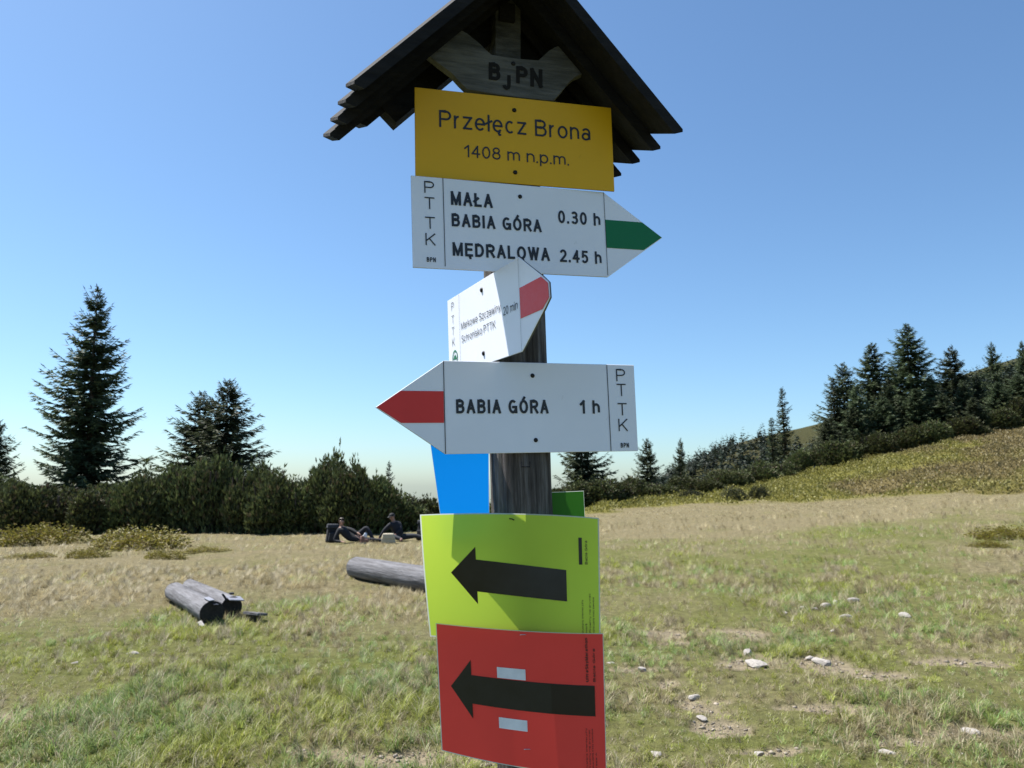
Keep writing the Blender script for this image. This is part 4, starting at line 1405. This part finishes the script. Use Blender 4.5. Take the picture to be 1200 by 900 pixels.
# ------------------------------------------------------------------ logs
def log(label, A, B, ra, rb, brackets=(), group='logs lying on the meadow'):
    A, B = Vector(A), Vector(B)
    root = thing('log', label, 'log', ((A + B) / 2)[:2] + (min(A.z, B.z) - ra,), 0, group)
    d = (B - A); L = d.length
    q = d.to_track_quat('X', 'Z').to_matrix().to_4x4()
    Mx = Matrix.Translation(A - root.location) @ q
    rg = random.Random(L)
    seg, nl = 28, 14
    ph = [rg.uniform(0, 6.28) for _ in range(4)]
    V, F = [], []
    for i in range(nl + 1):
        t = i / nl
        r0 = ra + (rb - ra) * t
        for k in range(seg):
            a = 2 * math.pi * k / seg
            r = r0 * (1 + .03 * math.sin(2 * a + ph[0] + t * 2) + .02 * math.sin(5 * a + ph[1] + t * 4) + rg.uniform(-.008, .008))
            V.append(Vector((t * L, r * math.cos(a), r * math.sin(a))))
    for i in range(nl):
        for k in range(seg):
            F.append((i * seg + k, i * seg + (k + 1) % seg, (i + 1) * seg + (k + 1) % seg, (i + 1) * seg + k))
    me = bpy.data.meshes.new('trunk'); me.from_pydata(V, [], F)
    for p in me.polygons: p.use_smooth = True
    link('trunk', me, M_LOG, root).matrix_local = Mx
    for x, r, nm in ((0.0, ra, 'cut_end'), (L, rb, 'cut_end')):
        bm = bmesh.new()
        s = -1 if x == 0 else 1
        rings = [[bm.verts.new(Mx @ Vector((x + s * dx, f * r * math.cos(2 * math.pi * k / seg), f * r * math.sin(2 * math.pi * k / seg)))) for k in range(seg)] for f, dx in ((1.0, -.004), (.9, .006), (.5, .010), (.2, .008))]
        for a, b in zip(rings, rings[1:]):
            for k in range(seg): bm.faces.new((a[k], a[(k + 1) % seg], b[(k + 1) % seg], b[k]))
        bm.faces.new(rings[-1])
        link(nm, bm_mesh(bm, nm, False), M_LOGEND, root)
    for (c, size, rot, mat, nm) in brackets:
        bm = bmesh.new()
        add_box(bm, (0, 0, 0), size, Mx @ Matrix.Translation(c) @ Matrix.Rotation(rot[0], 4, 'X') @ Matrix.Rotation(rot[1], 4, 'Y'))
        bmesh.ops.bevel(bm, geom=bm.edges[:], offset=.003, segments=1, affect='EDGES')
        link(nm, bm_mesh(bm, nm), mat, root)
    return root


def lp(px, py_bottom, r):
    p = on_ground(px, py_bottom); return Vector((p.x, p.y, p.z + r * .92))


r = .135
a, b = lp(204, 704, r), lp(248, 732, r)
Lg = (b - a).length
log('front log of the pair lying left, dark end towards the viewer', a, b, r * .93, r,
    [((Lg + .03, .02, r * .75), (.16, .05, .012), (0, 0), M_BLACKMET, 'metal_strap'), ((Lg - .1, -.02, r + .012), (.30, .06, .012), (.1, 0), M_GREYMET, 'metal_strap'),
     ((Lg + .06, -.12, -r * .85), (.12, .05, .05), (.4, .4), M_BLACKMET, 'metal_foot')])
r = .122
a, b = lp(222, 696, r), lp(271, 723, r)
Lg = (b - a).length
log('back log of the pair lying left, with a grey bracket on its end', a, b, r * .85, r,
    [((Lg + .02, .03, r * .82), (.22, .17, .014), (-.1, .1), M_GREYMET, 'metal_bracket'), ((Lg + .02, -.09, r * 1.0), (.05, .02, .10), (.6, 0), M_BLACKMET, 'metal_tab'),
     ((Lg - .25, .05, r + .008), (.06, .05, .02), (0, 0), M_BLACKMET, 'metal_tab')])
p = on_ground(298, 727)
bm = bmesh.new()
add_box(bm, (0, 0, .075), (.24, .16, .03), Matrix.Rotation(-.5, 4, 'Z') @ Matrix.Rotation(-.15, 4, 'X'))
bmesh.ops.bevel(bm, geom=bm.edges[:], offset=.004, segments=1, affect='EDGES')
o = thing('wood_block', 'short plank stub lying beside the bracketed log end', 'plank', p)
link('plank', bm_mesh(bm, 'plank'), M_LOG, o)
bm = bmesh.new(); add_box(bm, (-.02, .0, .025), (.14, .10, .07), Matrix.Rotation(-.5, 4, 'Z'))
link('support', bm_mesh(bm, 'support'), M_BLACKMET, o)
r = .185
a = lp(417, 677, r); b = lp(575, 706, r)
log('single long log lying partly behind the lime sheet', a, b, r, r * 1.03)
# pale fallen trunk on the slope
a = at(952, 548, 56); b = at(984, 545, 57)
bm = bmesh.new()
a.z = gz(a.x, a.y) + .25; b.z = gz(b.x, b.y) + .25
c0 = (a + b) / 2
add_tube(bm, [a - c0, Vector((0, 0, .03)), b - c0], [.13, .11, .07], 10)
o = tag(link('fallen_trunk', bm_mesh(bm, 'fallen_trunk', True), M_LOG), 'thin pale fallen trunk at the foot of the right-hand thicket', 'log')
o.location = c0


# ------------------------------------------------------------------ people
def skin_body(name, joints, bones, mats, bone_mat, parent, sub=2):
    """one continuous surface grown over a posed skeleton; material by nearest bone"""
    names = list(joints)
    me = bpy.data.meshes.new(name)
    me.from_pydata([joints[n][0] for n in names], [(names.index(a), names.index(b)) for a, b in bones], [])
    ob = bpy.data.objects.new(name, me); COL.objects.link(ob)
    sk = ob.modifiers.new('skin', 'SKIN'); sk.use_smooth_shade = True
    for i, n in enumerate(names):
        rr = joints[n][1]
        rr = rr * 1.22 if n[:2] in ('el', 'sh', 'kn', 'hi', 'an', 'wa', 'ch', 'pe') else rr
        me.skin_vertices[0].data[i].radius = (rr, rr) if not isinstance(rr, tuple) else rr
        me.skin_vertices[0].data[i].use_root = (i == 0)
    ss = ob.modifiers.new('sub', 'SUBSURF'); ss.levels = sub; ss.render_levels = sub
    dg = bpy.context.evaluated_depsgraph_get()
    out = bpy.data.meshes.new_from_object(ob.evaluated_get(dg))
    bpy.data.objects.remove(ob)
    out.materials.clear()
    for m in mats: out.materials.append(m)
    A = np.array([joints[a][0] for a, b in bones], float); B = np.array([joints[b][0] for a, b in bones], float)
    idx = [bone_mat(a, b) for a, b in bones]
    for p in out.polygons:
        c = np.array(p.center)
        t = np.clip(((c - A) * (B - A)).sum(1) / np.maximum(((B - A) ** 2).sum(1), 1e-9), 0, 1)
        q = np.argmin(np.linalg.norm(A + (B - A) * t[:, None] - c, axis=1))
        p.material_index = idx[q]; p.use_smooth = True
    return link(name, out, None, parent)


def hand_joints(J, Bn, wrist, pos, dirn, side, pre):
    """palm with four fingers and a thumb, slightly curled"""
    d = Vector(dirn).normalized(); s = Vector(side).normalized(); dn = d.cross(s).normalized()
    if dn.z > 0: dn = -dn
    w = Vector(pos)
    J[pre + 'palm'] = (w + d * .06, .026); Bn.append((wrist, pre + 'palm'))
    for k, ln in enumerate((.068, .078, .072, .055)):
        o = w + d * .095 + s * (.03 - .02 * k)
        J[pre + f'f{k}a'] = (o, .0095); J[pre + f'f{k}b'] = (o + d * ln * .55 + dn * .008, .0085); J[pre + f'f{k}c'] = (o + d * ln * .9 + dn * .03, .007)
        Bn += [(pre + 'palm', pre + f'f{k}a'), (pre + f'f{k}a', pre + f'f{k}b'), (pre + f'f{k}b', pre + f'f{k}c')]
    J[pre + 'ta'] = (w + d * .045 + s * .045, .011); J[pre + 'tb'] = (w + d * .085 + s * .06 + dn * .01, .009)
    Bn += [(pre + 'palm', pre + 'ta'), (pre + 'ta', pre + 'tb')]


def head_parts(parent, c, face, up, hair_mat, cap=None, hair_long=.0):
    """face features, hair or cap set on a head centred at c looking along face"""
    f = Vector(face).normalized(); u = Vector(up).normalized(); s = f.cross(u).normalized(); u = s.cross(f)
    M3 = Matrix((s, f, u)).transposed().to_4x4(); M3.translation = Vector(c)
    def blob(nm, cx, cy, cz, sx, sy, sz, mat, cut=None):
        bm = bmesh.new(); bmesh.ops.create_icosphere(bm, subdivisions=3, radius=1)
        if cut is not None:
            bmesh.ops.delete(bm, geom=[v for v in bm.verts if cut(v.co)], context='VERTS')
        bmesh.ops.transform(bm, matrix=M3 @ Matrix.Translation((cx, cy, cz)) @ Matrix.Diagonal((sx, sy, sz, 1)), verts=bm.verts)
        return link(nm, bm_mesh(bm, nm, True), mat, parent)
    for q in (-1, 1):
        blob('eye', q * .031, .088, .005, .012, .008, .008, M_EYE)
        blob('ear', q * .077, -.005, -.005, .010, .02, .03, M_SKIN)
    blob('nose', 0, .103, -.022, .013, .018, .022, M_SKIN)
    blob('mouth', 0, .091, -.062, .022, .008, .006, M_LIP)
    if cap:
        blob('cap', 0, -.006, .035, .089, .106, .088, cap, cut=lambda v: v.z < -.12)
        bm = bmesh.new(); add_tube(bm, [(-.07, .085, .042), (0, .10, .046), (.07, .085, .042)], [.004] * 3, 6)
        bmesh.ops.create_circle(bm, cap_ends=True, radius=.085, segments=20, matrix=Matrix.Translation((0, .085, .042)) @ Matrix.Diagonal((.95, .95, 1, 1)))
        bmesh.ops.transform(bm, matrix=M3, verts=bm.verts)
        link('cap_brim', bm_mesh(bm, 'cap_brim'), cap, parent)
    blob('hair', 0, -.018, .022, .086, .098, .098, hair_mat, cut=lambda v: v.y > .45 and v.z < .55)


def seated_person():
    g = on_ground(466, 634)
    root = thing('person', 'person in dark cap and navy jacket sitting on the grass, leaning on one arm', 'person', g)
    root.scale = (.92, .92, .92)
    J, B = {}, []
    J['pelvis'] = ((.02, .02, .13), .145)
    J['waist'] = ((.0, .01, .30), .140); J['chest'] = ((-.07, -.02, .47), .155); J['neckb'] = ((-.12, -.05, .60), .075); J['neck'] = ((-.15, -.06, .67), .055)
    J['head'] = ((-.185, -.08, .75), .080); J['crown'] = ((-.19, -.08, .83), .078)
    J['shL'] = ((-.20, -.15, .55), .075); J['elL'] = ((-.40, -.20, .36), .052); J['wrL'] = ((-.55, -.24, .12), .036)
    J['shR'] = ((.03, .10, .56), .075); J['elR'] = ((.10, -.12, .36), .052); J['wrR'] = ((-.06, -.30, .20), .036)
    J['hipL'] = ((.04, -.10, .13), .095); J['knL'] = ((-.10, -.46, .18), .065); J['anL'] = ((.22, -.62, .09), .045); J['toL'] = ((.20, -.78, .06), .035)
    J['hipR'] = ((.14, .08, .13), .095); J['knR'] = ((.56, -.02, .17), .065); J['anR'] = ((.93, -.10, .09), .045); J['toR'] = ((1.02, -.16, .17), .035)
    B += [('pelvis', 'waist'), ('waist', 'chest'), ('chest', 'neckb'), ('neckb', 'neck'), ('neck', 'head'), ('head', 'crown'), ('chest', 'shL'), ('shL', 'elL'), ('elL', 'wrL'),
          ('chest', 'shR'), ('shR', 'elR'), ('elR', 'wrR'), ('pelvis', 'hipL'), ('hipL', 'knL'), ('knL', 'anL'), ('anL', 'toL'), ('pelvis', 'hipR'), ('hipR', 'knR'), ('knR', 'anR'), ('anR', 'toR')]
    hand_joints(J, B, 'wrL', J['wrL'][0], (-.45, -.2, -.75), (.5, -.7, 0), 'L')
    hand_joints(J, B, 'wrR', J['wrR'][0], (-.6, -.7, -.2), (.7, -.6, 0), 'R')
    def bmat(a, b):
        if b[:1] in 'LR' and b[1:2] in 'pft': return 1
        if b in ('neck', 'head', 'crown'): return 1
        if b in ('toL', 'toR'): return 3
        if b[:2] in ('kn', 'an', 'hi'): return 2
        return 0
    skin_body('body', J, B, [M_NAVY, M_SKIN, M_GREYCLOTH, M_BOOT], bmat, root)
    head_parts(root, (-.19, -.083, .775), (-.55, -.75, -.35), (-.2, -.1, 1), M_HAIR, cap=M_CAP)


def lying_person():
    g = on_ground(408, 636)
    root = thing('person', 'person in dark clothes lying propped on an elbow, knee bent', 'person', g)
    root.scale = (.92, .92, .92)
    J, B = {}, []
    J['pelvis'] = ((.22, .0, .15), .135)
    J['waist'] = ((.03, .0, .20), .125); J['chest'] = ((-.17, -.01, .33), .145); J['neckb'] = ((-.22, -.02, .47), .07); J['neck'] = ((-.22, -.03, .54), .052)
    J['head'] = ((-.21, -.05, .62), .078); J['crown'] = ((-.21, -.05, .70), .076)
    J['shL'] = ((-.26, -.15, .38), .07); J['elL'] = ((-.38, -.20, .07), .05); J['wrL'] = ((-.14, -.32, .05), .036)
    J['shR'] = ((-.10, .12, .42), .07); J['elR'] = ((.12, .0, .38), .05); J['wrR'] = ((.30, -.12, .30), .036)
    J['hipL'] = ((.26, -.09, .12), .09); J['knL'] = ((.66, -.16, .10), .062); J['anL'] = ((1.06, -.18, .08), .043); J['toL'] = ((1.14, -.26, .14), .035)
    J['hipR'] = ((.28, .07, .19), .09); J['knR'] = ((.55, .02, .47), .062); J['anR'] = ((.78, -.06, .10), .043); J['toR'] = ((.90, -.10, .07), .035)
    B += [('pelvis', 'waist'), ('waist', 'chest'), ('chest', 'neckb'), ('neckb', 'neck'), ('neck', 'head'), ('head', 'crown'), ('chest', 'shL'), ('shL', 'elL'), ('elL', 'wrL'),
          ('chest', 'shR'), ('shR', 'elR'), ('elR', 'wrR'), ('pelvis', 'hipL'), ('hipL', 'knL'), ('knL', 'anL'), ('anL', 'toL'), ('pelvis', 'hipR'), ('hipR', 'knR'), ('knR', 'anR'), ('anR', 'toR')]
    hand_joints(J, B, 'wrL', J['wrL'][0], (.8, -.4, 0), (.3, -.9, 0), 'L')
    hand_joints(J, B, 'wrR', J['wrR'][0], (.8, -.4, -.3), (.3, -.9, 0), 'R')
    def bmat(a, b):
        if b[:1] in 'LR' and b[1:2] in 'pft': return 1
        if b in ('neck', 'head', 'crown'): return 1
        if b in ('toL', 'toR'): return 3
        if b[:2] in ('kn', 'an', 'hi'): return 2
        return 0
    skin_body('body', J, B, [M_DARKCLOTH, M_SKIN, M_NAVY, M_GREYCLOTH], bmat, root)
    head_parts(root, (-.21, -.053, .645), (.25, -.9, -.1), (0, 0, 1), M_HAIR)


def soft_box(name, mat, parent, c, size, seed=0, bev=.3):
    bm = bmesh.new(); add_box(bm, (0, 0, 0), size)
    bmesh.ops.bevel(bm, geom=bm.edges[:], offset=min(size) * bev, segments=4, affect='EDGES', profile=.6)
    rg = random.Random(seed)
    for v in bm.verts: v.co = Vector((v.co.x * (1 - .35 * v.co.z / max(size)), v.co.y * (1 - .3 * v.co.z / max(size)), v.co.z)) * (1 + rg.uniform(-.06, .06)) + Vector(c)
    return link(name, bm_mesh(bm, name, True), mat, parent)


seated_person(); lying_person()
p = on_ground(388, 636)
o = thing('backpack', 'dark slate backpack on the grass left of the lying person', 'backpack', (p.x, p.y + .15, p.z), .4)
soft_box('pack_body', M_DARKCLOTH, o, (0, 0, .22), (.34, .24, .44), 1)
soft_box('front_pocket', M_GREYCLOTH, o, (0, -.14, .16), (.26, .09, .24), 2)
soft_box('top_lid', M_GREYCLOTH, o, (0, 0, .46), (.32, .25, .12), 3)
for s in (-1, 1):
    bm = bmesh.new(); add_tube(bm, [(s * .1, .11, .42), (s * .12, .19, .3), (s * .11, .12, .08)], [.02, .022, .015], 6)
    link('shoulder_strap', bm_mesh(bm, 'shoulder_strap', True), M_DARKCLOTH, o)
p = on_ground(455, 637)
o = thing('bag', 'pale olive bag beside the sitting person', 'bag', (p.x, p.y, p.z), .1)
soft_box('bag_body', M_PALE, o, (0, 0, .14), (.36, .2, .28), 5)
soft_box('flap', M_PALE, o, (0, -.085, .2), (.32, .06, .14), 6)
p = on_ground(427, 637)
o = thing('boot', 'brown hiking shoe lying between the two people', 'shoe', (p.x, p.y, p.z), .9)
soft_box('upper', M_BOOT, o, (0, 0, .07), (.27, .10, .10), 7, .4)
soft_box('ankle', M_BOOT, o, (-.08, 0, .15), (.11, .095, .12), 8, .35)
soft_box('sole', M_PALE, o, (0, 0, .015), (.29, .105, .03), 9, .3)
p = on_ground(427.5, 634)
bm = bmesh.new(); add_tube(bm, [(0, 0, 0), (0, 0, .12), (0, 0, .20), (0, 0, .23)], [.06, .065, .06, .035], 14)
o = thing('bottle', 'small white bottle standing between the two people', 'bottle', (p.x - .02, p.y + .1, p.z))
link('bottle_body', bm_mesh(bm, 'bottle_body', True), M_PRINTWHITE, o)
bm = bmesh.new(); add_tube(bm, [(0, 0, .225), (0, 0, .265)], [.03, .03], 12)
link('bottle_cap', bm_mesh(bm, 'bottle_cap', True), M_GREYMET, o)
p = on_ground(491, 634)
o = thing('backpack', 'dark backpack half hidden behind the lime sheet by the sitting person', 'backpack', (p.x + .1, p.y + .3, p.z), -.5)
soft_box('pack_body', M_DARKCLOTH, o, (0, 0, .26), (.34, .26, .52), 11)
soft_box('front_pocket', M_DARKCLOTH, o, (0, -.15, .18), (.26, .09, .26), 12)
soft_box('top_lid', M_GREYCLOTH, o, (0, 0, .54), (.32, .26, .12), 13)
